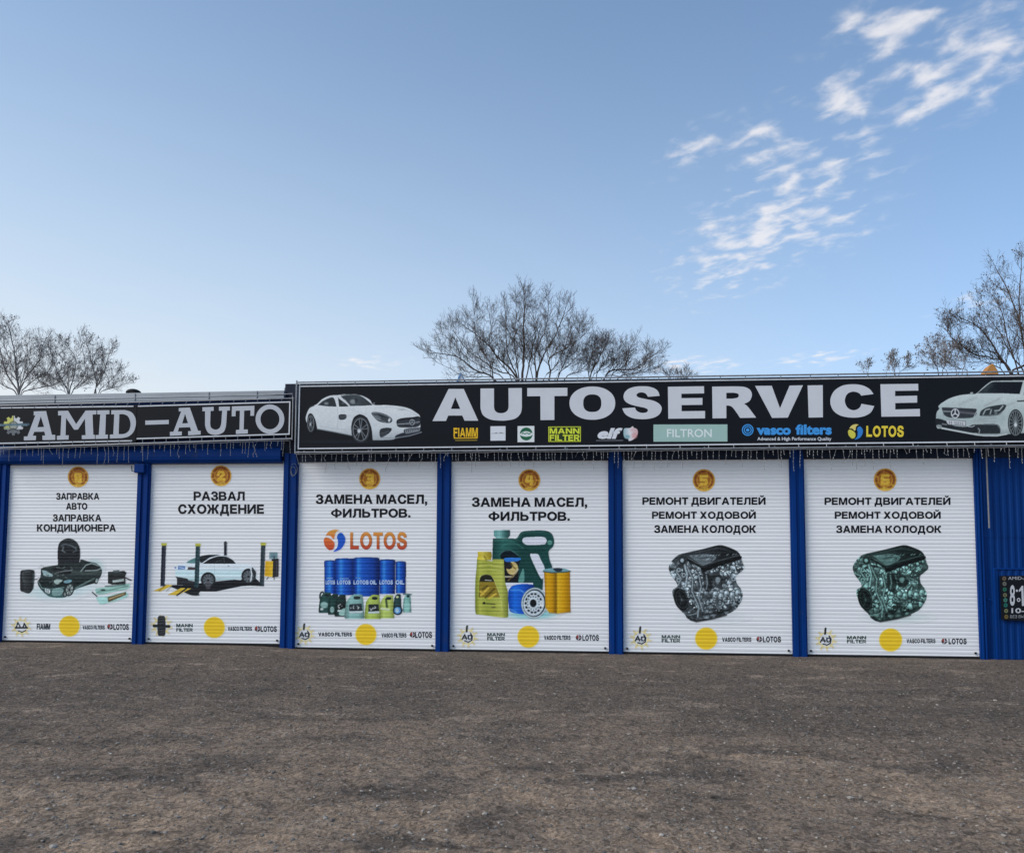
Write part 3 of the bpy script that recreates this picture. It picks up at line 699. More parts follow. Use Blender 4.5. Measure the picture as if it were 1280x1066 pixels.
HEAD = [
    [('ЗАПРАВКА', 70.4, 124.3, 616.2, 624.2), ('АВТО', 82.8, 109.3, 628.6, 636.6), ('ЗАПРАВКА', 66.2, 126.9, 643, 651.2), ('КОНДИЦИОНЕРА', 46.4, 145, 655.4, 663.8)],
    [('РАЗВАЛ', 242.2, 306, 614.6, 625.1), ('СХОЖДЕНИЕ', 222.7, 330.1, 630.5, 641.8)],
    [('ЗАМЕНА МАСЕЛ,', 394.7, 534, 618.3, 629.3), ('ФИЛЬТРОВ.', 413.9, 513.1, 635.9, 646.4)],
    [('ЗАМЕНА МАСЕЛ,', 589.7, 733.9, 622, 632.9), ('ФИЛЬТРОВ.', 610.6, 712.1, 639.7, 650.4)],
    [('РЕМОНТ ДВИГАТЕЛЕЙ', 802.9, 956.8, 621.7, 630.5), ('РЕМОНТ ХОДОВОЙ', 814.9, 944.6, 639.5, 648), ('ЗАМЕНА КОЛОДОК', 817.6, 945.1, 656.6, 665.6)],
    [('РЕМОНТ ДВИГАТЕЛЕЙ', 1030.5, 1187.8, 622, 630.7), ('РЕМОНТ ХОДОВОЙ', 1043.2, 1175.6, 639.5, 648), ('ЗАМЕНА КОЛОДОК', 1044.9, 1176.6, 657, 665.6)],
]
for i in range(6):
    t_ = Letters(0, ZBS[i])
    for s_, a, b_, v0, v1 in HEAD[i]: t_.text(s_, a, b_, v0, v1, INKB, bold=.030)
    t_.emit('lettering', DOORS[i])
# number badges
BADGE = [(97.8, 596, 13, '1'), (276.4, 594.6, 13, '2'), (462.2, 598.4, 13.2, '3'), (661.7, 600, 13.7, '4'), (879.8, 600.2, 14, '5'), (1106.3, 599.5, 14.3, '6')]
DIG = {'1': [(-.30, -.05), (-.30, -.3), (.25, -.3), (.25, .45), (-.25, .45), (-.25, .1), (.2, .1)],
       '2': [(-.32, -.15), (-.2, -.42), (.2, -.42), (.3, -.15), (-.3, .42), (.35, .42)],
       '3': [(-.3, -.4), (.3, -.4), (.3, .42), (-.3, .42), (.3, .42), (.3, 0), (-.12, 0)],
       '4': [(-.15, -.45), (-.32, .12), (.32, .12), (.2, .12), (.2, -.4), (.2, .45)],
       '5': [(.32, -.42), (-.3, -.42), (-.3, -.02), (.25, -.02), (.3, .2), (.2, .42), (-.32, .42)],
       '6': [(.3, -.42), (-.28, -.42), (-.32, .42), (.3, .42), (.3, .02), (-.28, .02)]}
for i, (u, v, r, d) in enumerate(BADGE):
    a = Art(u - r - 1, v - r - 1, u + r + 1, v + r + 1, 1, .42); cx, cy = r + 1, r + 1
    a.ell(cx, cy, r, r, vgrad([(0, (176, 112, 44)), (r, (196, 140, 52)), (2 * r, (212, 172, 64))]))
    q = random.Random(i + 3)
    for k in range(11):
        t = 2 * math.pi * (k + q.random() * .5) / 11
        a.line([(cx + r * .78 * math.cos(t), cy + r * .78 * math.sin(t)), (cx + r * .78 * math.cos(t + .33), cy + r * .78 * math.sin(t + .33))], r * .22, (116, 56, 30), .7, .6)
    a.ell(cx, cy, r * .58, r * .60, (140, 72, 34), .55, soft=1.2)
    a.line([(cx + x * r * .85, cy + y * r * .85) for x, y in DIG[d]], r * .27, (222, 176, 64), 1, .4)
    a.ell(cx, cy + r * .8, r * .5, r * .14, (226, 190, 74), .7, soft=1)
    a.ring(cx, cy, r * .95, r * .95, r * .1, (206, 160, 72), .8)
    a.grain(14, 1.6, i); a.emit('number_badge', DOORS[i], 0, WHITE, ZBS[i])
# yellow discs
for i, (u, v, r) in enumerate([(86.8, 782.3, 13), (268, 783.9, 13.2), (457.5, 792.7, 13.2), (660.5, 795.6, 13.7), (882.7, 797.8, 13.9), (1113.2, 799.5, 14.4)]):
    a = Art(u - r - 1, v - r - 1, u + r + 1, v + r + 1, 1, .6)
    a.ell(r + 1, r + 1, r, r, (226, 186, 44)).ring(r + 1, r + 1, r * .97, r * .97, r * .09, (232, 200, 84), .8)
    a.emit('yellow_disc', DOORS[i], 0, WHITE, ZBS[i])
# gear and brush-stroke logos
for i, (u, v, r) in enumerate([(26.5, 783, 11.5), (202, 782, 12.5), (381, 793, 11.5), (584.5, 796, 12), (801, 798, 12.5), (1032.5, 799.5, 12.5)]):
    a = Art(u - r * 1.3, v - r * 1.5, u + r * 1.3, v + r * 1.3, 1, .42); cx, cy = r * 1.3, r * 1.5
    for k in range(10):
        t = 2 * math.pi * k / 10 + .2
        a.line([(cx + r * .7 * math.cos(t), cy + r * .7 * math.sin(t)), (cx + r * math.cos(t), cy + r * math.sin(t))], r * .22, (206, 184, 104), .7, .6)
    a.ring(cx, cy, r * .72, r * .72, r * .16, (218, 200, 130), .7)
    dk = (34, 40, 44)
    if i == 1:
        a.poly([(cx - r * .35, cy - r * .9), (cx, cy - r), (cx + r * .35, cy - r * .9), (cx + r * .42, cy), (cx + r * .35, cy + r * .9), (cx, cy + r), (cx - r * .35, cy + r * .9), (cx - r * .42, cy)], (44, 46, 48))
        for k in range(-3, 4): a.line([(cx - r * .33, cy + k * r * .24), (cx + r * .33, cy + k * r * .24 - r * .1)], r * .05, (84, 90, 92), .7)
        a.line([(cx - r * .75, cy), (cx + r * .75, cy + r * .05)], r * .3, (40, 44, 46))
    elif i == 0:
        a.line([(cx - r * .55, cy + r * .15), (cx - r * .35, cy - r * .45), (cx - r * .05, cy + r * .1)], r * .14, dk)
        a.line([(cx - r * .6, cy + r * .12), (cx + r * .65, cy + r * .12)], r * .2, dk); a.line([(cx + r * .2, cy + r * .1), (cx + r * .35, cy - r * .35), (cx + r * .6, cy + r * .1)], r * .16, dk)
        a.line([(cx - r * .3, cy + r * .45), (cx + r * .1, cy + r * .6), (cx + r * .5, cy + r * .4)], r * .12, dk)
    else:
        a.line([(cx - r * .05, cy - r * 1.15), (cx - r * .1, cy - r * .6)], r * .2, dk)
        a.line([(cx - r * .55, cy + r * .2), (cx - r * .3, cy - r * .25), (cx - r * .12, cy + r * .2)], r * .15, dk); a.line([(cx - r * .45, cy + r * .08), (cx - r * .05, cy + r * .08)], r * .12, dk)
        a.line([(cx + r * .05, cy - r * .2), (cx + r * .1, cy + r * .2)], r * .13, (60, 84, 120)); a.ring(cx + r * .25, cy, r * .16, r * .2, r * .12, dk)
        a.line([(cx - r * .3, cy + r * .4), (cx + r * .1, cy + r * .52), (cx + r * .45, cy + r * .3), (cx + r * .5, cy - r * .1), (cx + r * .3, cy - r * .4)], r * .13, dk)
    a.grain(8, 1.4, i); a.emit('gear_logo', DOORS[i], 0, WHITE, ZBS[i])
DG, DK = tuple(ink((38, 62, 52))), tuple(ink((38, 40, 46)))
CAP = [
    [('FIAMM', 46, 63, 779.3, 786.2, DK, .12), ('VASCO FILTERS', 103.5, 131, 781.6, 786.2, DK, 0), ('LOTOS', 142, 161, 779.8, 786.8, DK, 0)],
    [('MANN', 220.5, 241, 779.4, 783.4, DG, 0), ('FILTER', 220.5, 241, 784.9, 788.8, DG, 0), ('VASCO FILTERS', 285, 315, 783, 788, DK, 0), ('LOTOS', 326, 346, 782.6, 789.2, DK, 0)],
    [('VASCO FILTERS', 398, 440, 790, 794.8, DK, 0), ('VASCO FILTERS', 477, 508, 791, 796.2, DK, 0), ('LOTOS', 519, 540, 789.6, 796.8, DK, 0)],
    [('MANN', 609, 631, 790.8, 794.6, DG, 0), ('FILTER', 609, 631, 795.8, 799.8, DG, 0), ('VASCO FILTERS', 680, 713, 794, 799.2, DK, 0), ('LOTOS', 728, 748.5, 793.4, 800.2, DK, 0)],
    [('MANN', 827, 850, 793.6, 797.3, DG, 0), ('FILTER', 827, 850, 798.3, 802.3, DG, 0), ('VASCO FILTERS', 902.5, 939, 796.3, 801.6, DK, 0), ('LOTOS', 953.5, 976, 795.4, 802.2, DK, 0)],
    [('MANN', 1058.5, 1082.5, 794.6, 798.4, DG, 0), ('FILTER', 1058.5, 1082.5, 799.4, 803.3, DG, 0), ('VASCO FILTERS', 1133, 1169, 798.3, 803.4, DK, 0), ('LOTOS', 1185.5, 1208, 797.8, 804.6, DK, 0)],
]
EMB = [(137.7, 783), (322, 785.7), (515.7, 793), (723.3, 796.6), (949, 798.6), (1180.3, 801)]
for i in range(6):
    t_ = Letters(0, ZBS[i])
    for s_, a, b_, v0, v1, c_, shr in CAP[i]: t_.text(s_, a, b_, v0, v1, c_, bold=.034, shear=shr, latin=True)
    t_.emit('caption', DOORS[i])
    u, v = EMB[i]; a = Art(u - 5, v - 5, u + 5, v + 5, 1, .4)
    a.ell(5, 5, 3.6, 3.6, (52, 34, 40)); a.poly([(2, 4.2), (4.2, 1.8), (5, 3.6), (3.9, 6)], (148, 70, 62)); a.line([(5, 1.5), (5.5, 4.5), (4.4, 8)], .8, (214, 214, 220)); a.line([(5.6, 6.0), (8, 4.6)], .7, (205, 205, 210))
    a.emit('small_emblem', DOORS[i], 0, WHITE, ZBS[i])

# ---- pictures on the shutters
def swirl(a, cx, cy, r, c1, c2, c3):
    a.poly([(cx - r * .95, cy - r * .1, 1), (cx - r * .7, cy - r * .3), (cx - r * .2, cy - r * .05), (cx + r * .02, cy + r * .3), (cx - r * .1, cy + r * .75), (cx - r * .45, cy + r * .85, 1), (cx - r * .85, cy + r * .45)], c1)
    a.poly([(cx - r * .78, cy - r * .42, 1), (cx - r * .5, cy - r * .8), (cx, cy - r * .98), (cx + r * .42, cy - r * .92, 1), (cx + r * .1, cy - r * .68), (cx + r * .02, cy - r * .25, 1), (cx - r * .1, cy - r * .12, 1), (cx - r * .4, cy - r * .42)], c2)
    a.poly([(cx + r * .2, cy - r * .3, 1), (cx + r * .35, cy - r * .62), (cx + r * .65, cy - r * .68), (cx + r * .95, cy - r * .25), (cx + r * .9, cy + r * .25), (cx + r * .55, cy + r * .75), (cx, cy + r * .98), (cx - r * .1, cy + r * .94, 1), (cx + r * .22, cy + r * .6), (cx + r * .3, cy + r * .1)], c3)
# 1: black car, tyre and parts
a = Art(15, 660, 175, 760, 8)
a.ell(420, 640, 250, 70, (170, 206, 204), .55, soft=60).ell(700, 590, 170, 60, (180, 208, 208), .4, soft=50).ell(820, 400, 95, 90, (150, 186, 182), .55, soft=40)
a.poly([(460, 360, 1), (458, 220), (480, 140), (560, 100), (640, 130), (682, 210), (678, 330), (660, 400, 1), (460, 400, 1)], vgrad([(100, (40, 46, 48)), (300, (28, 30, 34)), (400, (40, 46, 52))]))
a.line([(495, 175), (530, 160), (600, 175), (640, 205)], 12, (108, 118, 122), .8, 6).line([(515, 190), (505, 225), (530, 240)], 14, (130, 140, 142), .7, 6).line([(640, 190), (645, 225), (610, 240)], 9, (110, 120, 124), .7, 5)
for k in range(6): a.line([(470, 270 + k * 18), (670, 266 + k * 18)], 4, (60, 68, 72), .5, 3)
a.poly([(255, 530, 1), (285, 485), (290, 405, 1), (340, 385), (470, 365), (560, 352), (670, 345), (690, 312), (760, 330), (850, 355), (898, 410), (895, 470), (865, 520), (855, 550), (820, 552), (640, 610), (530, 690), (400, 690), (340, 660), (270, 585)], vgrad([(330, (38, 46, 46)), (470, (46, 56, 56)), (560, (26, 34, 34)), (690, (70, 104, 100))]))
a.poly([(720, 400), (760, 370), (850, 380), (872, 400), (800, 425), (735, 430)], (30, 36, 36)).line([(690, 430), (740, 370), (800, 350), (865, 375)], 9, (176, 196, 192), .85, 5).line([(735, 425), (850, 420), (890, 405)], 9, (190, 206, 202), .8, 5)
a.poly([(430, 390), (560, 375), (600, 440), (520, 470), (420, 440)], (30, 34, 36)).poly([(300, 420, 1), (350, 430), (410, 470), (390, 485), (320, 475, 1)], (160, 184, 184), .9).poly([(420, 540), (440, 510), (505, 520), (460, 560)], (168, 188, 180), .95)
a.poly([(520, 530), (560, 512), (600, 520), (580, 545), (530, 548)], (116, 160, 170), .95).line([(600, 440), (760, 450), (890, 440)], 16, (92, 104, 96), .6, 10).line([(430, 450), (520, 430), (600, 420)], 12, (150, 160, 158), .6, 5)
q = random.Random(2)
for k in range(60):
    x, y = q.uniform(290, 620), q.uniform(385, 560); c = q.choice([(20, 24, 26), (110, 124, 122), (150, 166, 162), (60, 72, 72)])
    a.line([(x, y), (x + q.uniform(-40, 40), y + q.uniform(-18, 18))], q.uniform(4, 10), c, .55, 4)
a.line([(640, 600), (820, 500)], 20, (120, 146, 142), .7, 8).line([(660, 560), (830, 490)], 12, (34, 40, 40), .9, 4)
a.ell(575, 615, 46, 66, (40, 48, 48), rot=.25).ell(575, 615, 34, 52, (150, 164, 160), rot=.25)
for k in range(7):
    t = k * .9; a.line([(575, 615), (575 + 34 * math.cos(t), 615 + 52 * math.sin(t))], 8, (46, 52, 52))
a.ell(845, 525, 20, 34, (40, 46, 46), rot=.2).ell(848, 525, 11, 22, (150, 166, 162), rot=.2)
a.poly([(330, 600, 1), (380, 615), (375, 655), (335, 635)], (190, 200, 200)).line([(345, 612), (352, 640)], 5, (40, 44, 44)).line([(362, 618), (366, 645)], 5, (40, 44, 44))
a.poly([(410, 610), (510, 605), (495, 665), (410, 672)], (120, 150, 146)).line([(262, 530), (300, 600), (390, 610), (520, 590)], 7, (150, 180, 176), .8, 4).ell(530, 660, 22, 30, (30, 34, 34)).ell(530, 660, 12, 20, (120, 132, 130))
a.poly([(85, 440), (110, 418), (200, 415), (228, 440), (222, 560), (205, 620), (170, 652), (120, 640), (84, 620), (82, 540)], hgrad([(80, (30, 30, 34)), (130, (54, 58, 60)), (225, (28, 32, 34))]))
a.line([(112, 440), (108, 510), (122, 530)], 7, (104, 112, 114), .8, 4).line([(215, 450), (215, 610)], 8, (90, 112, 110), .8, 4).line([(225, 515), (255, 505)], 8, (40, 46, 46)).line([(95, 540), (220, 540)], 4, (96, 104, 106), .6).line([(125, 440), (180, 436)], 10, (90, 96, 100), .7, 5)
a.poly(sh([(960, 435), (1130, 425), (1140, 560), (1000, 565), (960, 550)]), (40, 44, 44), sm=False).poly(sh([(1010, 420), (1075, 418), (1075, 440), (1010, 440)]), (84, 96, 96), sm=False).poly(sh([(1005, 520), (1120, 505), (1122, 528), (1010, 545)]), (168, 180, 176), sm=False).line([(1110, 430), (1140, 445), (1125, 490), (1190, 520)], 14, (36, 40, 40)).line([(975, 450), (1110, 445)], 5, (96, 108, 106), .7)
a.poly([(840, 600, 1), (930, 590), (1175, 550, 1), (1165, 605), (1000, 640), (880, 665), (835, 640)], (150, 188, 176)).line([(850, 640), (1000, 615), (1160, 575)], 10, (84, 116, 108), .8, 4).ell(912, 618, 24, 10, (52, 72, 66)).line([(935, 580), (1130, 565)], 14, (64, 92, 86), .9, 4)
a.poly([(840, 690, 1), (945, 680), (1140, 630, 1), (1150, 690), (950, 750), (880, 755)], (160, 200, 190)).poly([(955, 690, 1), (1140, 635, 1), (1142, 665, 1), (965, 740, 1)], (96, 84, 60)).line([(975, 705), (1120, 655)], 12, (168, 146, 104)).line([(805, 640), (850, 680)], 13, (44, 52, 50)).ell(905, 715, 50, 36, (172, 214, 206), .8, soft=14)
a.grain(10, 9, 1); a.emit('printed_picture', DOORS[0], 0, WHITE, ZBS[0])
# 2: white car on a four-post lift
a = Art(188, 670, 358, 752, 7.53)
a.ell(560, 440, 340, 60, (176, 196, 204), .35, soft=40)
a.line([(707, 62), (707, 260)], 28, (34, 36, 48)).line([(707, 62), (707, 78)], 28, (52, 56, 60))
a.poly(sh([(100, 455), (300, 460), (760, 410), (1000, 400), (1065, 470), (940, 465), (860, 470), (620, 520), (470, 520), (440, 560), (380, 555), (200, 480)]), (30, 32, 36), sm=False)
a.poly([(335, 250, 1), (400, 215), (440, 205), (480, 185), (600, 170), (700, 185), (770, 215), (815, 255), (910, 260), (970, 285), (990, 330), (990, 400), (850, 405), (640, 415), (600, 420), (480, 420), (360, 415), (250, 380), (235, 330), (245, 280)], vgrad([(170, (206, 214, 218)), (300, (214, 222, 228)), (345, (186, 214, 216)), (380, (206, 224, 228)), (420, (140, 170, 170))]))
a.poly([(340, 248), (400, 212), (450, 200), (440, 250)], (84, 128, 126), .95).poly([(465, 190, 1), (540, 175), (660, 178), (560, 205), (490, 250), (465, 240, 1)], (34, 40, 44)).poly([(495, 258, 1), (560, 215), (640, 190), (710, 192), (770, 220), (805, 258, 1)], (30, 34, 38)).line([(480, 260), (560, 205), (640, 182), (720, 186)], 7, (206, 214, 218)).line([(690, 195), (700, 258)], 8, (60, 66, 70)).line([(620, 240), (670, 225)], 8, (96, 102, 104), .6, 4)
a.line([(480, 310), (840, 300)], 4, (168, 184, 190), .8).line([(600, 262), (610, 400)], 3, (150, 168, 174), .7).line([(730, 280), (742, 280)], 6, (110, 120, 126))
a.poly(sh([(262, 278), (330, 280), (326, 314), (258, 312)]), (96, 128, 178), sm=False).line([(272, 290), (318, 304)], 5, (206, 216, 228)).ell(236, 296, 9, 9, (96, 124, 170)).poly(sh([(355, 290), (425, 292), (425, 318), (350, 318)]), (72, 62, 66), sm=False)
a.poly(sh([(235, 378), (350, 398), (360, 415), (440, 430), (440, 460), (250, 460), (250, 400)]), (42, 44, 48), sm=False)
for (cx, cy, rx, ry) in ((545, 410, 70, 72), (925, 375, 68, 72)):
    a.ell(cx, cy, rx, ry, (36, 40, 42)).ell(cx, cy + 4, rx * .74, ry * .78, (70, 76, 80))
    for k in range(10):
        t = k * .628; a.line([(cx, cy + 4), (cx + rx * .7 * math.cos(t), cy + 4 + ry * .74 * math.sin(t))], 6, (132, 138, 142), .8)
    a.ell(cx, cy + 4, 12, 12, (40, 44, 46))
a.line([(945, 300), (955, 360), (945, 420)], 12, (206, 212, 216)).line([(960, 300), (990, 340), (985, 400)], 14, (50, 54, 58)).line([(1005, 400), (1040, 385)], 12, (216, 220, 224)).line([(810, 405), (850, 408)], 10, (196, 206, 208))
a.line([(540, 445), (545, 480)], 40, (80, 78, 82), .8, 8).poly(sh([(575, 500), (640, 495), (640, 515), (575, 518)]), (30, 32, 36), sm=False)
for (x0, x1, y0, y1, c) in ((108, 150, 70, 470, (36, 40, 52)), (428, 470, 75, 480, (38, 62, 66)), (1042, 1084, 66, 470, (44, 56, 62))):
    a.poly(sh([(x0, y0), (x1, y0), (x1 - 14, y1), (x0 - 14, y1)]), c, sm=False).line([((x0 + x1) / 2 + 4, y0 + 30), ((x0 + x1) / 2 - 8, y1)], 7, (84, 92, 100), .5, 3).poly(sh([(x0 - 6, y0 - 6), (x1 + 6, y0 - 6), (x1 + 4, y0 + 20), (x0 - 4, y0 + 20)]), (176, 172, 70), sm=False)
a.poly(sh([(24, 515), (160, 455), (215, 460), (95, 520)]), (206, 174, 62), sm=False).poly(sh([(160, 552), (290, 486), (385, 492), (260, 556)]), (206, 174, 62), sm=False)
for x in (80, 150): a.line([(x, 515), (x + 60, 462)], 5, (60, 60, 54), .9)
a.line([(250, 556), (340, 492)], 14, (40, 40, 44)).poly(sh([(350, 540), (450, 520), (465, 558), (400, 560)]), (36, 40, 44), sm=False)
a.poly(sh([(1120, 150), (1198, 150), (1200, 215), (1118, 215)]), (130, 152, 156), sm=False).poly(sh([(1130, 160), (1190, 160), (1190, 205), (1130, 205)]), (104, 132, 138), sm=False).poly(sh([(1140, 215), (1210, 208), (1208, 380), (1150, 390)]), (44, 44, 48), sm=False).poly(sh([(1082, 232), (1155, 235), (1150, 385), (1075, 375)]), hgrad([(1075, (206, 156, 30)), (1150, (218, 180, 56))]), sm=False)
a.line([(1110, 385), (1095, 405)], 8, (50, 52, 52)).line([(1165, 385), (1165, 408)], 8, (50, 52, 52)).line([(1165, 190), (1165, 215)], 10, (44, 60, 64)).line([(1190, 230), (1190, 370)], 8, (84, 84, 88), .7)
a.grain(7, 8, 2); a.emit('printed_picture', DOORS[1], 0, WHITE, ZBS[1])
# 3: drums and canisters under the big logo
a = Art(390, 655, 530, 782, 8.53)
org = vgrad([(60, (206, 150, 70)), (180, (206, 100, 52)), (280, (176, 66, 44))])
swirl(a, 240, 175, 122, org, org, vgrad([(80, (30, 84, 170)), (290, (40, 84, 190))]))
def drum(x0, x1, y0, y1, b0, hx):
    wv = x1 - x0
    a.poly(sh([(x0, y0 + 18), (x0 + wv * .08, y0 + 4), (x0 + wv * .5, y0), (x1 - wv * .08, y0 + 4), (x1, y0 + 18), (x1 - 3, y1), (x0 + 3, y1)]),
           hgrad([(x0, (18, 42, 104)), (x0 + wv * .12, (24, 70, 158)), (x0 + wv * hx, (52, 128, 206)), (x0 + wv * (hx + .16), (28, 84, 178)), (x0 + wv * .75, (20, 58, 138)), (x1, (12, 28, 74))]), sm=False)
    for yy in np.linspace(y0 + 60, y1 - 40, 4): a.line([(x0 + 3, yy), ((x0 + x1) / 2, yy + 4), (x1 - 3, yy)], 5, (14, 40, 100), .55, 2)
    a.line([(x0 + 4, y0 + 14), ((x0 + x1) / 2, y0 + 8), (x1 - 4, y0 + 14)], 9, (26, 52, 96), .9, 2)
drum(130, 262, 382, 742, 0, .45); drum(890, 1004, 392, 738, 0, .3); drum(245, 460, 360, 755, 0, .3); drum(716, 890, 372, 745, 0, .3); drum(440, 722, 350, 770, 0, .18)
for x0, x1, tr in ((148, 245, 'i'), (270, 412, 'i'), (445, 690, 'i'), (720, 862, 'i'), (892, 985, 'i')):
    pass
for x, y, w_ in ((160, 575, 60), (300, 578, 90), (470, 572, 12), (500, 575, 14)): a.line([(x, y), (x + w_, y)], 8, (170, 190, 214), .8, 3)
q = random.Random(8)
def can(x0, x1, y0, y1, c, dark=.62, lab=None):
    wv, hv = x1 - x0, y1 - y0; c = np.array(c, float)
    a.poly([(x0 + wv * .1, y0 + hv * .3, 1), (x0 + wv * .3, y0 + hv * .1), (x0 + wv * .5, y0, 1), (x1 - wv * .1, y0 + 4, 1), (x1 - wv * .04, y0 + hv * .4), (x1, y1, 1), (x0 + wv * .1, y1, 1), (x0, y1 - hv * .1)], hgrad([(x0, c * dark), (x0 + wv * .3, c * 1.08), (x0 + wv * .7, c), (x1, c * dark)]))
    a.poly([(x0 + wv * .48, y0 + hv * .10), (x1 - wv * .22, y0 + hv * .10), (x1 - wv * .25, y0 + hv * .2), (x0 + wv * .5, y0 + hv * .2)], (34, 44, 44))
    if lab: 
        a.poly(sh([(x0 + wv * .25, y0 + hv * .40), (x1 - wv * .14, y0 + hv * .38), (x1 - wv * .1, y0 + hv * .68), (x0 + wv * .24, y0 + hv * .7)]), lab, sm=False)
        for k in range(5):
            xx = x0 + wv * q.uniform(.3, .75); yy = y0 + hv * q.uniform(.45, .62); a.line([(xx, yy), (xx + wv * q.uniform(-.1, .15), yy + hv * q.uniform(-.08, .08))], 9, (206, 212, 210), .8, 2)
        a.poly(sh([(x0 + wv * .24, y0 + hv * .70), (x1 - wv * .1, y0 + hv * .68), (x1 - wv * .09, y0 + hv * .76), (x0 + wv * .24, y0 + hv * .78)]), (188, 200, 200), sm=False)
a.ring(110, 770, 24, 46, 20, (36, 60, 58)); can(70, 215, 725, 945, (40, 70, 66)); a.ell(130, 860, 40, 34, (150, 184, 176), .9, soft=10); a.ell(105, 905, 18, 12, (196, 206, 204))
can(168, 290, 740, 965, (36, 62, 58)); can(240, 372, 748, 985, (34, 52, 50), .6, (26, 32, 32)); a.poly([(290, 940), (330, 900), (372, 905), (372, 965), (300, 970)], (150, 186, 176)); a.ell(215, 910, 22, 34, (140, 170, 164), .9)
can(345, 560, 745, 1008, (128, 168, 162), .7, (44, 54, 58)); can(715, 880, 752, 1004, (168, 184, 96), .7); can(558, 735, 750, 1010, (160, 178, 84), .74, (40, 46, 46))
a.line([(790, 800), (800, 880)], 22, (44, 56, 44), .85, 6).line([(740, 900), (820, 910)], 22, (206, 214, 190), .8, 5)
can(868, 955, 740, 900, (40, 64, 64)); a.ell(910, 775, 14, 12, (196, 204, 150)); a.ell(915, 918, 52, 52, (40, 54, 64)).ell(912, 918, 34, 36, (96, 150, 196)).ell(908, 918, 18, 22, (170, 198, 214))
can(968, 1058, 738, 940, (120, 168, 158)); a.line([(975, 745), (1058, 748)], 14, (60, 90, 88)); a.ell(1012, 880, 36, 50, (150, 196, 186), .7, soft=12)
a.grain(8, 7, 3); a.emit('printed_picture', DOORS[2], 0, WHITE, ZBS[2])
t_ = Letters(0, ZBS[2], .0040)
zA, zB = Zv(470, 665), Zv(470, 686)
cA, cB = ink((206, 140, 66)), ink((172, 58, 42))
t_.text('LOTOS', 390 + 408 / 8.53, 390 + 1012 / 8.53, 655 + 90 / 8.53, 655 + 262 / 8.53, lambda x, z: tuple(cB + (cA - cB) * min(1, max(0, (z - zB) / (zA - zB)))), bold=.045, latin=True)
for s_, x0, x1 in (('LOTOS', 148, 245), ('LOTOS', 270, 412), ('LOTOS OIL', 445, 690), ('LOTOS', 720, 862), ('OIL', 892, 985)):
    t_.text(s_, 390 + x0 / 8.53, 390 + x1 / 8.53, 655 + 598 / 8.53, 655 + 640 / 8.53, tuple(ink((176, 196, 222))), bold=.03, latin=True)
t_.emit('lettering', DOORS[2])
# 4: oil cans and filters
a = Art(580, 655, 730, 782, 8.53)
a.ell(690, 960, 240, 50, (96, 184, 186), .75, soft=40).ell(850, 950, 120, 40, (110, 180, 180), .5, soft=40)
G1 = hgrad([(300, (24, 60, 56)), (420, (44, 96, 88)), (600, (26, 62, 58)), (960, (30, 70, 66))])
a.poly([(308, 150, 1), (500, 150), (560, 150), (610, 85), (700, 68), (850, 66), (930, 95), (962, 170), (950, 240), (905, 290), (915, 380), (940, 470), (850, 480, 1), (840, 700, 1), (600, 700, 1), (420, 640, 1), (420, 400), (300, 385, 1)], G1)
WH = (206, 208, 216)
a.poly([(640, 145), (700, 138), (840, 136), (880, 165), (870, 205), (840, 216), (690, 222), (640, 205), (622, 175)], WH).poly([(705, 330), (740, 315), (790, 322), (820, 380), (860, 470), (845, 570), (820, 575), (770, 480)], WH)
a.line([(560, 165), (630, 90), (720, 82), (850, 82)], 10, (66, 110, 102), .7, 6).line([(400, 235), (470, 200), (560, 210), (640, 260)], 14, (60, 112, 104), .7, 8).line([(330, 175), (440, 165), (540, 190)], 10, (70, 124, 114), .6, 8).line([(690, 330), (760, 500), (840, 640)], 10, (16, 44, 42), .8, 6).line([(640, 260), (700, 300), (860, 280)], 14, (18, 46, 44), .7, 8).ell(915, 195, 26, 24, (96, 150, 138), .9, soft=4)
a.poly(sh([(318, 65), (490, 60), (492, 120), (470, 150), (345, 150), (318, 125)]), hgrad([(318, (96, 150, 146)), (380, (128, 178, 172)), (440, (60, 104, 100)), (490, (36, 60, 60))]), sm=False)
for k in range(8): a.line([(330 + k * 20, 70), (330 + k * 20, 120)], 4, (60, 104, 100), .5)
a.poly([(385, 330, 1), (410, 290), (470, 275), (540, 300), (590, 370), (580, 420), (400, 400, 1)], (14, 26, 34)).line([(385, 320), (430, 282), (500, 276), (570, 325)], 8, (96, 140, 134), .7, 4)
a.poly(sh([(425, 360), (590, 360), (575, 620), (430, 620)]), (24, 26, 30), sm=False).poly([(440, 360), (600, 362), (570, 395), (450, 400)], (50, 116, 196)).ell(515, 470, 62, 70, (190, 170, 110)).ell(480, 440, 38, 40, (34, 34, 36)).line([(440, 560), (520, 560), (575, 480)], 16, (190, 180, 150), .9, 4).line([(470, 600), (560, 520)], 12, (120, 100, 60), .9, 4).line([(500, 420), (550, 480)], 14, (120, 96, 40), .8, 4).poly([(580, 610), (632, 470), (640, 610)], (104, 160, 148), .8)
a.poly(sh([(420, 625), (735, 625), (745, 690), (420, 720)]), (206, 208, 216), sm=False)
G2 = hgrad([(120, (120, 128, 44)), (170, (172, 176, 76)), (250, (150, 156, 62)), (400, (176, 180, 84)), (470, (110, 118, 50))])
a.poly([(140, 360, 1), (240, 385, 1), (300, 395, 1), (310, 375, 1), (425, 375, 1), (430, 500), (440, 620), (470, 740), (472, 985, 1), (420, 995), (130, 960, 1), (118, 900), (120, 620), (132, 480)], G2)
